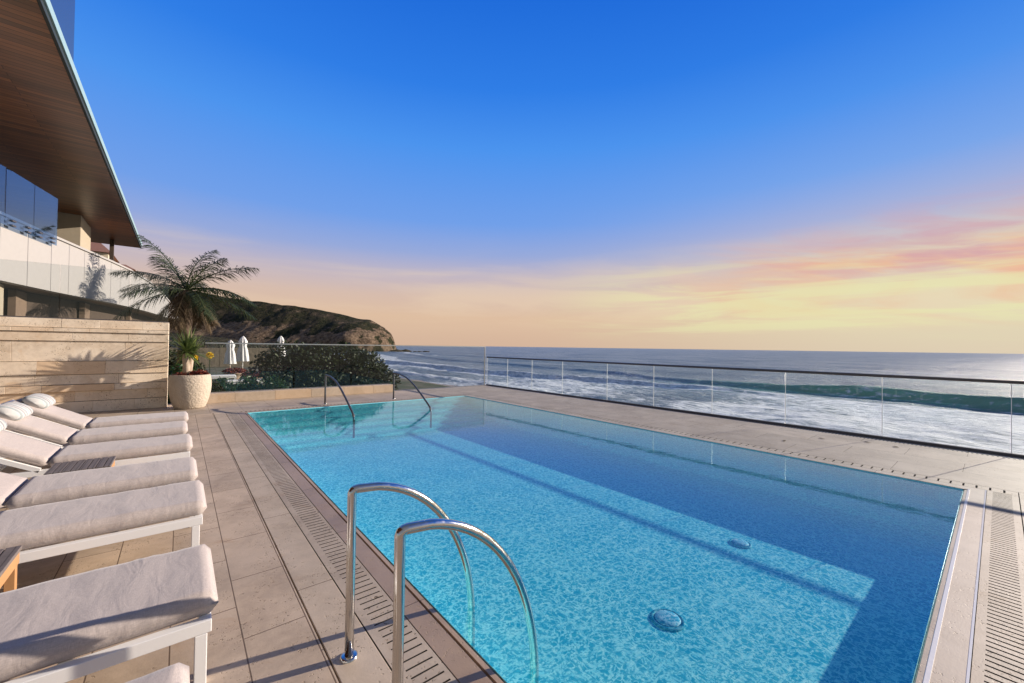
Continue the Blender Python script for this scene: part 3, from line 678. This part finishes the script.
def swords(mb_tint, c, n, L, seed, spread=(.1, 1.5)):
    r_ = random.Random(seed); v = []; f = []; tn = []
    for i in range(n):
        th = r_.uniform(0, 6.283); el_ = r_.uniform(*spread); Ln = L * r_.uniform(.7, 1.1); w_ = .024 * r_.uniform(.8, 1.2)
        d_ = Vector((math.cos(th) * math.cos(el_), math.sin(th) * math.cos(el_), math.sin(el_))); sdv = d_.cross(Vector((0, 0, 1))).normalized()
        k0 = len(v); segs = 4
        for s in range(segs + 1):
            u = s / segs; p_ = Vector(c) + d_ * Ln * u + Vector((0, 0, -.16 * Ln * u * u * (1.3 - el_ * .6))); wd = w_ * (1 - u) ** .6 * (1 if s else .7)
            v += [p_ + sdv * wd - Vector((0, 0, .0)), p_ + Vector((0, 0, -.006 * (1 - u))), p_ - sdv * wd]
        for s in range(segs):
            a = k0 + 3 * s; f += [(a, a + 1, a + 4, a + 3), (a + 1, a + 2, a + 5, a + 4)]; q = r_.random(); tn += [q, q]
    return v, f, tn
v, f, tn = swords(None, (0, 0, .60), 120, .62, 3, (-.35, 1.5)); v2, f2, tn2 = swords(None, (.1, .1, .55), 60, .48, 8, (-.2, 1.5)); k0 = len(v)
mesh_obj('foliage', v + v2, f + [tuple(i + k0 for i in q) for q in f2], M['sword'], yu, True, {'tint': tn + tn2})

# ------------------------------------------------------------------ palm
def palm(loc, label, Lf, hz, seed, fr):
    t_ = thing('palm_tree', loc, label, 'palm'); r_ = random.Random(seed)
    mb = MB(); n = 12; mb.tube([(.12 * math.sin(i / n * 2), 0, hz * i / n) for i in range(n + 1)], [.22 - .05 * i / n + (.012 if i % 2 else 0) for i in range(n + 1)], 14); mb.build('trunk', M['bark'], t_, True)
    top = Vector((.12 * math.sin(2), 0, hz))
    spec = [(R(a), R(e), L, False) for a, e, L in fr] + [(r_.uniform(0, 6.28), r_.uniform(-1.2, -.6), .62, True) for _ in range(11)]
    for th, el_, Lk, dry in spec:
        th += r_.uniform(-.08, .08); Ln = Lf * Lk * r_.uniform(.95, 1.05)
        hd = Vector((math.cos(th), math.sin(th), 0)); p_ = top.copy(); ang = el_; N = 30; pts = [p_.copy()]; v = []; f = []; tn = []
        bend = r_.uniform(.55, .95) if not dry else .25
        for s in range(N):
            ang -= bend / N; p_ = p_ + (hd * math.cos(ang) + Vector((0, 0, math.sin(ang)))) * Ln / N; pts.append(p_.copy())
        for s in range(2, N + 1):
            u = s / N; tdir = (pts[s] - pts[s - 1]).normalized(); side = tdir.cross(Vector((0, 0, 1))).normalized(); nrm = side.cross(tdir)
            ll = Lf * .27 * math.sin(math.pi * min(1, .12 + u * .86)) ** .6 * r_.uniform(.8, 1.1)
            for sg in (-1, 1):
                if r_.random() < .14: continue
                for h2 in (0, .33, .66):
                    b0 = pts[s - 1].lerp(pts[s], h2); dd = (side * sg * .75 + tdir * .75 + nrm * r_.uniform(-.05, .3) + Vector((0, 0, -.12 - .4 * r_.random()))).normalized()
                    m_ = b0 + dd * ll * .55; e = b0 + (dd + Vector((0, 0, -.30))) * ll; wv = tdir * .013
                    k0 = len(v); v += [b0 - wv * .6, b0 + wv * .6, m_ + wv, m_ - wv, e]; f += [(k0, k0 + 1, k0 + 2, k0 + 3), (k0 + 3, k0 + 2, k0 + 4)]; q = r_.random(); tn += [q, q]
        k0 = len(v)
        m3 = MB(); m3.tube(pts, [.028 * (1 - .85 * i / N) for i in range(N + 1)], 5); v += m3.v; f += [tuple(i + k0 for i in q) for q in m3.f]; tn += [.9] * len(m3.f)
        mesh_obj('dry_frond' if dry else 'frond', v, f, M['frond_dry' if dry else 'frond'], t_, False, {'tint': tn})
ws_.location.y += .06
palm((.05, 19.6, GZ), 'shaggy palm with arching dark fronds behind the stone wall corner', 2.65, 4.2, 12,
     [(143, 68, 1.05), (125, 55, .9), (40, 86, .8), (-30, 66, .72), (-38, 42, 1.05), (-44, 14, 1.15), (-25, -4, 1.0), (-70, 2, .9), (138, 22, 1.1), (150, 40, 1.1), (160, -6, .95), (215, 10, .8), (80, 30, .95), (20, 20, .9), (-52, -18, .7)])

# ------------------------------------------------------------------ house on the left
hs = thing('house', (-5, 20, 0), 'modern house with a dark timber soffit roof overhanging a pale curved terrace', 'house')
RX, RZ, RY = -1.66, 6.52, 29.3
mb = MB(); mb.rect(-16, RX - .06, -2, RY - .04, RZ); f_ = mb.f.pop(); mb.f.append(f_[::-1]); P(mb.build('soffit', M['soffit']), hs)
mb = MB(); mb.box(-16, RX - .055, -2, RY - .035, RZ + .004, RZ + .26); P(mb.build('roof_slab', M['fascia_dark']), hs)
mb = MB(); mb.box(RX - .055, RX - .015, -2, RY, RZ + .0, RZ + .10); P(mb.build('fascia', M['fascia_dark']), hs)
mb = MB(); mb.box(RX - .0545, RX + .012, -2, RY + .01, RZ + .101, RZ + .26); mb.box(-16, RX - .056, RY - .034, RY + .01, RZ + .004, RZ + .26); P(mb.build('metal_edge', M['teal_edge']), hs)
mb = MB(); mb.box(-6.5, RX - .03, 11.42, 11.435, RZ + .27, RZ + 7.0); P(mb.build('roof_glass_screen', M['glass_lilac']), hs)
# curved terrace parapet
cv_ = [(-5.2, 10.5), (-4.2, 12.9), (-3.47, 15.7), (-3.0, 18.0), (-2.57, 20.0), (-2.12, 22.1), (-1.75, 24.1), (-1.25, 27.2), (-.85, 30.0), (-.5, 33.0), (-.1, 37.)]
zt = [4.6] * 7 + [4.5, 4.28, 3.9, 3.4]; zb = [2.99, 2.99, 2.99, 2.99, 3.0, 3.02, 3.03, 3.02, 3.0, 2.98, 2.9]
def ribbon(off0, off1, z0, z1):
    """closed band following the curve between two plan offsets and two height lists"""
    mb = MB(); n = len(cv_); pts = []
    for i, (x, y) in enumerate(cv_):
        a = Vector(cv_[max(0, i - 1)]); b = Vector(cv_[min(n - 1, i + 1)]); t_ = (b - a).normalized(); nr = Vector((-t_.y, t_.x))
        pts.append([(x + nr.x * o, y + nr.y * o, z) for o, z in ((off0, z0[i]), (off0, z1[i]), (off1, z1[i]), (off1, z0[i]))])
    v = [q for p_ in pts for q in p_]; f = []
    for i in range(n - 1):
        for j in range(4): a = 4 * i + j; b = 4 * i + (j + 1) % 4; f.append((a, b, b + 4, a + 4))
    f += [(0, 1, 2, 3), (4 * n - 1, 4 * n - 2, 4 * n - 3, 4 * n - 4)]
    mb.add(v, f); return mb
P(ribbon(0, .25, zb, zt).build('terrace_parapet', M['render']), hs)
P(ribbon(-.05, .30, [z + .002 for z in zt], [z + .07 for z in zt]).build('coping_cap', M['render']), hs)
jm = MB()
for i in range(2, 9):
    for u in (0.0, .5):
        a = Vector(cv_[i]); b = Vector(cv_[i + 1]); q = a.lerp(b, u); t_ = (b - a).normalized(); nr = Vector((t_.y, -t_.x)); z0, z1 = zb[i] + (zb[i + 1] - zb[i]) * u, zt[i] + (zt[i + 1] - zt[i]) * u
        jm.add([(*(q + nr * .004 - t_ * .007), z0), (*(q + nr * .004 + t_ * .007), z0), (*(q + nr * .004 + t_ * .007), z1), (*(q + nr * .004 - t_ * .007), z1)], [(0, 1, 2, 3)])
P(jm.build('panel_joints', M['alum']), hs)
P(ribbon(.26, 9., [z + .01 for z in zb], [z + .25 for z in zb]).build('terrace_slab', M['int_tan']), hs)
P(ribbon(.9, 1.0, [0] * 11, [z for z in zb]).build('lower_wall', M['int_dark']), hs)
for i in (3, 5, 7): 
    a = Vector(cv_[i]).lerp(Vector(cv_[i + 1]), .3); mb = MB(); mb.box(a.x - .95, a.x - .80, a.y - .5, a.y + .6, 0, 2.97); P(mb.build('lower_panel', M['int_tan']), hs)
mb = MB(); mb.box(-4.2, -3.62, 16.2, 16.8, 0, 2.97); P(mb.build('lower_pier', M['pale_pier']), hs)
mb = MB(); mb.box(-3.80, -3.12, 23.3, 25.6, 3.2, RZ - .002); P(mb.build('stone_pier', M['pale_pier'], bevel=.01), hs)
mb = MB(); mb.box(-2.75, -2.6, 27.9, 28.05, 3.2, RZ - .002); P(mb.build('roof_post', M['int_dark']), hs)
mb = MB(); mb.box(-9.2, -9.0, 5, 28, 3.26, RZ - .002); P(mb.build('glazed_wall', M['window']), hs)
# balcony glass with standoffs
bg_ = MB(); a, b = Vector((-3.98, 13.6)), Vector((-2.98, 18.0))
pa = []
def lerp2(u): return Vector((-4.25, 12.5)).lerp(Vector((-3.44, 15.6)), u) if u < 1 else Vector((-3.44, 15.6)).lerp(Vector((-2.96, 18.0)), u - 1)
us = [0, .5, 1.0, 1.5, 2.0]
for i in range(4):
    p0, p1 = lerp2(us[i] + .005), lerp2(us[i + 1] - .005); t_ = (p1 - p0).normalized(); nr = Vector((t_.y, -t_.x)) * .06
    q = [(*(p0 + nr), 4.35), (*(p1 + nr), 4.35), (*(p1 + nr), 5.76), (*(p0 + nr), 5.76), (*(p0 + nr * 1.2), 4.35), (*(p1 + nr * 1.2), 4.35), (*(p1 + nr * 1.2), 5.76), (*(p0 + nr * 1.2), 5.76)]
    mb = MB(); mb.add(q, [(0, 1, 2, 3), (7, 6, 5, 4), (0, 4, 5, 1), (1, 5, 6, 2), (2, 6, 7, 3), (3, 7, 4, 0)]); pn = P(mb.build('balcony_glass', M['glass_blue']), hs)
    for u in (.25, .8):
        c = p0.lerp(p1, u)
        for z in (4.40, 4.52):
            m2 = MB(); mt_ = Matrix.Translation((c.x, c.y, z)); mm = mt_ @ Matrix.Rotation(math.atan2(nr.y, nr.x), 4, 'Z'); m2.box(-.0, .10, -.08, .08, -.018, .018, M=mm)
            s_ = m2.build('standoff', M['dark_metal']); s_.parent = pn; s_.matrix_parent_inverse = Matrix.Identity(4)
ag = thing('agave', (-3.95, 15.0, 4.3), 'pale agave growing behind the balcony glass', 'plant')
v, f, tn = swords(None, (0, 0, .05), 34, .85, 5, (.1, 1.5)); mesh_obj('foliage', v, f, M['agave'], ag, True, {'tint': tn})

# neighbour house with tiled roof
nb = thing('tiled_house', (-9, 70, 8), 'cream house with a red tiled roof beyond the terrace', 'house')
mb = MB(); mb.box(-14, -6.9, 69, 76, 6, 12.3); mb.box(-6.88, -4.9, 70, 75, 6, 10.6); P(mb.build('wall', M['stucco']), nb)
mb = MB(); mb.add([(-14.4, 68.4, 12.2), (-6.5, 68.4, 12.2), (-6.5, 76.5, 12.2), (-14.4, 76.5, 12.2), (-13, 72.5, 14), (-8, 72.5, 14)], [(0, 1, 5, 4), (1, 2, 5), (2, 3, 4, 5), (3, 0, 4), (3, 2, 1, 0)]); P(mb.build('roof', M['tile']), nb)
mb = MB(); mb.add([(-6.9, 69.6, 10.6), (-4.5, 69.6, 10.6), (-4.5, 75.4, 10.6), (-6.9, 75.4, 10.6), (-6.9, 72.5, 11.5), (-5.6, 72.5, 11.5)], [(0, 1, 5, 4), (1, 2, 5), (2, 3, 4, 5), (3, 0, 4), (3, 2, 1, 0)]); P(mb.build('roof', M['tile']), nb)
for x in (-12.5, -10, -8.2): mb = MB(); mb.box(x, x + .9, 68.96, 69.01, 10.3, 11.5); P(mb.build('window', M['window']), nb)

# ------------------------------------------------------------------ headland
def smooth(a, b, x): t_ = np.clip((x - a) / (b - a), 0, 1); return t_ * t_ * (3 - 2 * t_)
def fbm(x, y, sc, oc=5, seed=0.):
    o = np.zeros_like(x); a = 1.
    xf, yf = x.ravel(), y.ravel(); r_ = np.zeros(len(xf)); amp = 1.; tot = 0
    for k in range(oc):
        s_ = sc * 2 ** k; r_ += amp * np.array([noise.noise(Vector((u * s_, v_ * s_, seed + k * 7.7))) for u, v_ in zip(xf, yf)]); tot += amp; amp *= .5
    return (r_ / tot).reshape(x.shape)
def hill_mat():
    mt, t = mat('coastal_cliff_and_scrub'); tc = t.n('ShaderNodeTexCoord'); v = (tc, 'Object'); g_ = t.n('ShaderNodeNewGeometry'); nz = t.sep((g_, 1)); a = t.n('ShaderNodeAttribute', attribute_name='rock')
    n1 = t.noise(v, .07, 6, .65); n2 = t.noise(v, .35, 6, .7); n3 = t.noise(v, .018, 4, .6)
    veg = t.mix(t.mr(n2, .35, .65), (.014, .020, .009, 1), (.06, .055, .028, 1)); veg = t.mix(t.mr(n1, .45, .65), veg, (.10, .078, .052, 1))
    rock = t.mix(t.mr(n2, .3, .7), (.085, .058, .04, 1), (.34, .245, .165, 1))
    f = t.mr(t.math('ADD', (a, 'Fac'), t.math('MULTIPLY', t.math('SUBTRACT', n1, .5), 3.4)), .42, .58)
    col = t.mix(f, veg, rock)
    bp = t.n('ShaderNodeBump', {'Strength': 1.0, 'Distance': 5.0, 'Height': t.noise(v, .22, 9, .75)})
    out(t, t.n('ShaderNodeBsdfPrincipled', {'Base Color': col, 'Roughness': .95, 'Normal': bp, 'Specular IOR Level': .1})); return mt
M['hill'] = hill_mat()
rr_, ff_ = np.array([.771, -.637]), np.array([.637, .771])
ns_, nt_ = 300, 110
sg = np.linspace(-470, -112, ns_); tg = np.concatenate([np.linspace(300, 470, 85), np.linspace(476, 620, 25)]); nt_ = len(tg)
Sg, Tg = np.meshgrid(sg, tg)
prof_s = np.array([-470, -400, -360, -334, -300, -280, -258, -227, -195, -162, -152, -137, -129, -125.5, -123, -112])
prof_z = np.array([62, 60, 58, 54.5, 49, 47, 44.5, 41, 36, 29, 27.5, 20, 13, 5, -6, -7])
Sp = Sg * np.where(Tg > 430, 430 / Tg, 1.0); Hs = np.interp(Sp, prof_s, prof_z)
F1 = fbm(Sg, Tg, .012, 5, 1.); F2 = fbm(Sg, Tg * .5, .05, 4, 9.) + .8 * np.abs(fbm(Sg + Tg * .5, Tg * .25, .028, 4, 4.)) * -1 + .25
foot = 372 + (Sg + 125) * -.10 * -1 + 16 * F1 * 2            # where the slope meets the beach
foot = np.where(Sg > -160, foot + (Sg + 160) * .55, foot)
rise = np.clip((Tg - foot) / (432 - foot), 0, 1)
cliff = smooth(-240, -135, Sg)
shape = rise ** (.9 - .55 * cliff)
back = 1 - .75 * smooth(440, 620, Tg)
Z = -6 + (Hs + 6) * np.where(Tg < 432, shape, back) + F2 * 9 * rise * (1 - .8 * rise) + F1 * 5 * rise * (1 - rise) * 2
Z = np.where(Tg < 432, np.minimum(Z, Hs + 1.2 + F2 * 1.5), Z)
Z = np.where(rise <= 0, -6 + (foot - Tg) * .0, Z)
scar = np.exp(-((Sg + 262) / 26) ** 2) * smooth(.08, .2, rise) * smooth(.62, .4, rise) + .9 * np.exp(-((Sg + 318) / 12) ** 2) * smooth(.2, .3, rise) * smooth(.7, .5, rise) + .7 * np.exp(-((Sg + 190) / 30) ** 2) * smooth(.02, .08, rise) * smooth(.3, .15, rise)
rock = np.clip(.9 * scar + .50 * smooth(-170, -128, Sg) + .62 * (1 - smooth(.28, .62, rise)) * smooth(.0, .05, rise) * (.6 + .8 * F1), 0, 1)
XY = Sg[..., None] * rr_ + Tg[..., None] * ff_
v = np.concatenate([XY, Z[..., None]], 2).reshape(-1, 3)
f = [(j * ns_ + i, j * ns_ + i + 1, (j + 1) * ns_ + i + 1, (j + 1) * ns_ + i) for j in range(nt_ - 1) for i in range(ns_ - 1)]
tag(mesh_obj('headland', v.tolist(), f, M['hill'], None, True, {'rock': rock.ravel()}), kind='structure')
# rocks off the point
for k in range(9):
    s_ = -118 + k * 4.5 + random.uniform(-2, 2); t_ = 392 + random.uniform(-14, 10); q = s_ * rr_ + t_ * ff_; sz = random.uniform(1.2, 3.2) * (1.3 if k < 4 else .8)
    bm = bmesh.new(); bmesh.ops.create_icosphere(bm, subdivisions=3, radius=1)
    for v_ in bm.verts: n_ = 1 + .45 * noise.noise(v_.co * 1.3 + Vector((k * 5, 0, 0))) + .2 * noise.noise(v_.co * 4); v_.co = Vector((v_.co.x * sz * 1.6, v_.co.y * sz * 1.4, v_.co.z * sz * .6)) * n_
    me = bpy.data.meshes.new('sea_rock'); bm.to_mesh(me); bm.free(); me.materials.append(M['hill']); o = bpy.data.objects.new('sea_rock', me); COL.objects.link(o); o.location = (q[0], q[1], -4.9)
    tag(o, 'dark wet rock in the surf off the tip of the headland', 'rock', 'rocks off the headland')

# ------------------------------------------------------------------ beach and land between
SEA = -5.0
def sand_mat():
    mt, t = mat('wet_sand'); tc = t.n('ShaderNodeTexCoord'); v = (tc, 'Object'); n = t.noise(v, .15, 5); p_ = t.sep(v)
    col = t.mix(n, (.10, .095, .095, 1), (.17, .15, .135, 1)); dry = t.mr((p_, 0), 30., 18.); col = t.mix(dry, col, (.22, .20, .18, 1))
    out(t, t.n('ShaderNodeBsdfPrincipled', {'Base Color': col, 'Roughness': t.mr((p_, 0), 30, 20, .22, .9)})); return mt
M['sand'] = sand_mat()
mb = MB()
ys = [-60, 0, 40, 80, 120, 170, 230, 300, 400, 560]
xo = lambda y: .0 + max(0, y - 150) * .28
prev = None
for y in ys:
    o_ = xo(y); row = [(9.3 + o_, y, -3.0), (20 + o_, y, -4.2), (34 + o_, y, SEA + .02), (48 + o_, y, SEA - 1.2), (80 + o_, y, SEA - 4)]
    if prev: mb.add(prev + row, [(i, i + 1, i + 6, i + 5) for i in range(4)])
    prev = row
tag(mb.build('beach', M['sand'], smooth=True), kind='structure')
mb = MB(); gx = np.linspace(-260, 60, 60); gy = np.linspace(62, 420, 50); v = []; 
for y in gy:
    for x in gx:
        e = 9.5 + max(0, y - 150) * .28 + 3
        z = -3.4 if x > e else -3.2 + min(10, (e - x) * .14) + 1.4 * noise.noise(Vector((x * .05, y * .05, 0)))
        v.append((x, y, z))
f = [(j * 60 + i, j * 60 + i + 1, (j + 1) * 60 + i + 1, (j + 1) * 60 + i) for j in range(49) for i in range(59) if gx[i + 1] < 9.5 + max(0, gy[j] - 150) * .28 + 3]
mb.add(v, f); o = mb.build('coastal_slope', M['hill'], smooth=True); tag(o, kind='structure')
a = o.data.attributes.new('rock', 'FLOAT', 'POINT')

# ------------------------------------------------------------------ ocean
def ocean_mat():
    mt, t = mat('ocean_surface'); tc = t.n('ShaderNodeTexCoord'); v = (tc, 'Object'); p_ = t.sep(v)
    af = t.n('ShaderNodeAttribute', attribute_name='foam'); ag_ = t.n('ShaderNodeAttribute', attribute_name='green')
    sv = t.comb((p_, 0), t.math('MULTIPLY', (p_, 1), .55), 0.)
    n1 = t.noise(sv, 1.9, 8, .68, .6); n2 = t.noise(sv, .42, 8, .66, 1.0); n3 = t.noise(v, 7., 5, .72); n4 = t.noise(sv, .045, 5, .6)
    vr = t.n('ShaderNodeTexVoronoi', {'Vector': t.n('ShaderNodeVectorMath', {0: sv, 1: t.n('ShaderNodeVectorMath', {0: (n2, 1), 'Scale': 2.2}, operation='SCALE')}, operation='ADD'), 'Scale': .8}, feature='DISTANCE_TO_EDGE')
    lace = t.math('ADD', t.math('MULTIPLY', n1, .40), t.math('ADD', t.math('MULTIPLY', n2, .30), t.math('ADD', t.math('MULTIPLY', n3, .15), t.math('MULTIPLY', (vr, 0), .30))))
    foam = t.mr(t.math('SUBTRACT', (af, 'Fac'), lace), -.07, .07)
    deep = t.mix(t.mr(n4, .42, .58), (.10, .165, .24, 1), (.23, .29, .35, 1))  # paler streaks put silvery glints into the water colour
    deep = t.mix((ag_, 'Fac'), deep, (.19, .50, .42, 1))
    deep = t.mix(t.mr(n2, .3, .7), deep, t.mix(.5, deep, (.13, .20, .25, 1)))
    hb = t.math('ADD', t.math('MULTIPLY', n2, 1.2), t.math('ADD', t.math('MULTIPLY', n1, .6), t.math('MULTIPLY', t.noise(sv, .07, 4, .55), 3.0)))
    bp = t.n('ShaderNodeBump', {'Strength': 1.0, 'Distance': .9, 'Height': hb})
    wat_ = t.n('ShaderNodeBsdfPrincipled', {'Base Color': deep, 'Roughness': .34, 'Normal': bp, 'IOR': 1.33, 'Specular IOR Level': .34})
    fo = t.n('ShaderNodeBsdfPrincipled', {'Base Color': t.mix(t.mr(lace, .36, .56), (.80, .82, .83, 1), (.34, .40, .45, 1)), 'Roughness': .8, 'Normal': t.n('ShaderNodeBump', {'Strength': 1.0, 'Distance': .5, 'Height': lace})})
    tl = t.n('ShaderNodeBsdfTranslucent', {'Color': (.22, .62, .50, 1)})
    wat_ = t.n('ShaderNodeMixShader', {0: t.math('MULTIPLY', (ag_, 'Fac'), .45), 1: wat_, 2: tl})
    out(t, t.n('ShaderNodeMixShader', {0: foam, 1: wat_, 2: fo})); return mt
M['ocean'] = ocean_mat()
naz, nr = 620, 420
azs = np.radians(np.linspace(-6, 118, naz)); rs = np.concatenate([np.geomspace(27, 260, 300), np.geomspace(263, 45000, 120)]); nr = len(rs)
A_, R_ = np.meshgrid(azs, rs); X = R_ * np.sin(A_); Y = R_ * np.cos(A_)
Xs = X - np.clip(Y - 150, 0, None) * .28                          # shore-following coordinate
near = R_ < 400
def nz(x, y, sc, seed, oc=3):
    o = np.zeros_like(x); xf, yf = x[near], y[near]; r_ = np.zeros(len(xf)); amp = 1.
    for k in range(oc): r_ += amp * np.array([noise.noise(Vector((u * sc * 2 ** k, v_ * sc * 2 ** k, seed + k))) for u, v_ in zip(xf, yf)]); amp *= .5
    o[near] = r_; return o
N1 = nz(X, Y, .030, 1.); N2 = nz(X, Y, .12, 5.); N3 = nz(X, Y * .4, .45, 9., 2)
crestA = np.interp(Y, [-60, 10, 27, 48, 70, 150, 600], [64, 66, 66.5, 61.5, 59, 58.5, 58]) + N1 * 1.5
crestG = np.interp(Y, [-60, -2, 8, 19, 46, 66, 110, 600], [68, 73, 76.5, 76, 77.5, 86, 90, 92]) + N1 * 1.2
ampG = np.interp(Y, [-60, 12, 22, 45, 80, 200], [1.55, 1.5, 1.05, .7, .6, .5]) * (1 + .30 * N1 + .12 * N2); ampA = np.interp(Y, [-60, 15, 28, 50, 160, 400], [0, 0.1, .55, .8, .9, .6])
def wave(dx, front, backw): return np.where(dx < 0, np.exp(-(dx / front) ** 2), np.exp(-(dx / backw) ** 2))
Zo = ampG * wave(Xs - crestG + N2 * .5, 1.7, 7.0) + ampA * wave(Xs - crestA, .9, 4.0)
for c, a_, wd in ((104, .5, 7), (128, .55, 9), (160, .5, 10), (205, .55, 12), (260, .6, 15)): Zo += a_ * np.exp(-((Xs - c - N1 * 5) / wd) ** 2) * (.6 + N1)
inner = smooth(74, 50, Xs)
Zo += N2 * .22 * inner + N3 * .10 * inner + N2 * .12
Zo += .35 * np.exp(-((Xs - 41.5 - N1 * 1.5) / 1.4) ** 2) * smooth(40, 60, Y)
Zo *= smooth(30, 36, Xs)
Zo[~near] = 0
foam = np.zeros_like(X)
ys_ = smooth(40, 18, Y)
foam = np.maximum(foam, (.60 + N1 * .3) * smooth(73, 66, Xs + N1 * 2) * smooth(31.5, 36, Xs) * (ys_ * 1.0 + (1 - ys_) * .0))
foam = np.maximum(foam, (.34 + N1 * .3) * smooth(60, 54, Xs) * smooth(32.5, 37, Xs + N1 * 2) * (1 - ys_))
foam = np.maximum(foam, 1.1 * np.exp(-((Xs - crestA + 1.1) / (1.4 + 1.4 * smooth(50, 90, Y))) ** 2) * smooth(20, 34, Y) * (.85 + N2 * .5))
foam = np.maximum(foam, .52 * np.exp(-((Xs - crestA + 4) / 3.) ** 2) * smooth(30, 70, Y))
foam = np.maximum(foam, .95 * np.exp(-((Xs - 41.5 - N1 * 1.5) / 1.6) ** 2) * smooth(34, 48, Y))
foam = np.maximum(foam, (.42 + N2 * .35) * np.exp(-((Xs - crestG - .3) / .9) ** 2) * smooth(34, 16, Y))
foam = np.maximum(foam, (.35 + N2 * .3) * np.exp(-((Xs - crestG - 5) / 4.) ** 2) * smooth(30, 8, Y))
far_ = np.exp(-((Xs - 66) / 9) ** 2) * smooth(85, 140, Y); foam = np.maximum(foam, .95 * far_ * (.85 + N1 * .6))
foam = np.maximum(foam, .8 * np.exp(-((Xs - 98 - N1 * 8) / 4) ** 2) * smooth(170, 260, Y))
foam = np.maximum(foam, (.40 + N1 * .12) * smooth(150, 62, Xs) * smooth(500, 120, R_))  # thin foam over the inshore water, also painting silvery glint streaks
foam *= smooth(30, 33, Xs)
green = np.clip(np.exp(-((Xs - crestG + 1.5) / 2.6) ** 2) * smooth(48, 14, Y) * 1.1 + .4 * np.exp(-((Xs - crestA + .5) / 2) ** 2) * smooth(20, 30, Y), 0, 1)
v = np.stack([X, Y, Zo + SEA], 2).reshape(-1, 3)
ii, jj = np.meshgrid(np.arange(naz - 1), np.arange(nr - 1)); b = (jj * naz + ii).ravel()
f = np.stack([b, b + naz, b + naz + 1, b + 1], 1)
me = bpy.data.meshes.new('ocean'); me.vertices.add(len(v)); me.vertices.foreach_set('co', v.ravel().astype(np.float32))
me.loops.add(len(f) * 4); me.polygons.add(len(f)); me.loops.foreach_set('vertex_index', f.ravel().astype(np.int32)); me.polygons.foreach_set('loop_start', np.arange(0, len(f) * 4, 4, dtype=np.int32))
me.update(calc_edges=True); me.validate(); me.shade_smooth()
if me.polygons[0].normal.z < 0: me.flip_normals()
for nm, ar in (('foam', foam), ('green', green)): a = me.attributes.new(nm, 'FLOAT', 'POINT'); a.data.foreach_set('value', ar.ravel().astype(np.float32))
me.materials.append(M['ocean']); o = bpy.data.objects.new('ocean', me); COL.objects.link(o); tag(o, kind='structure')
S.cycles.max_bounces = 10; S.cycles.transparent_max_bounces = 24
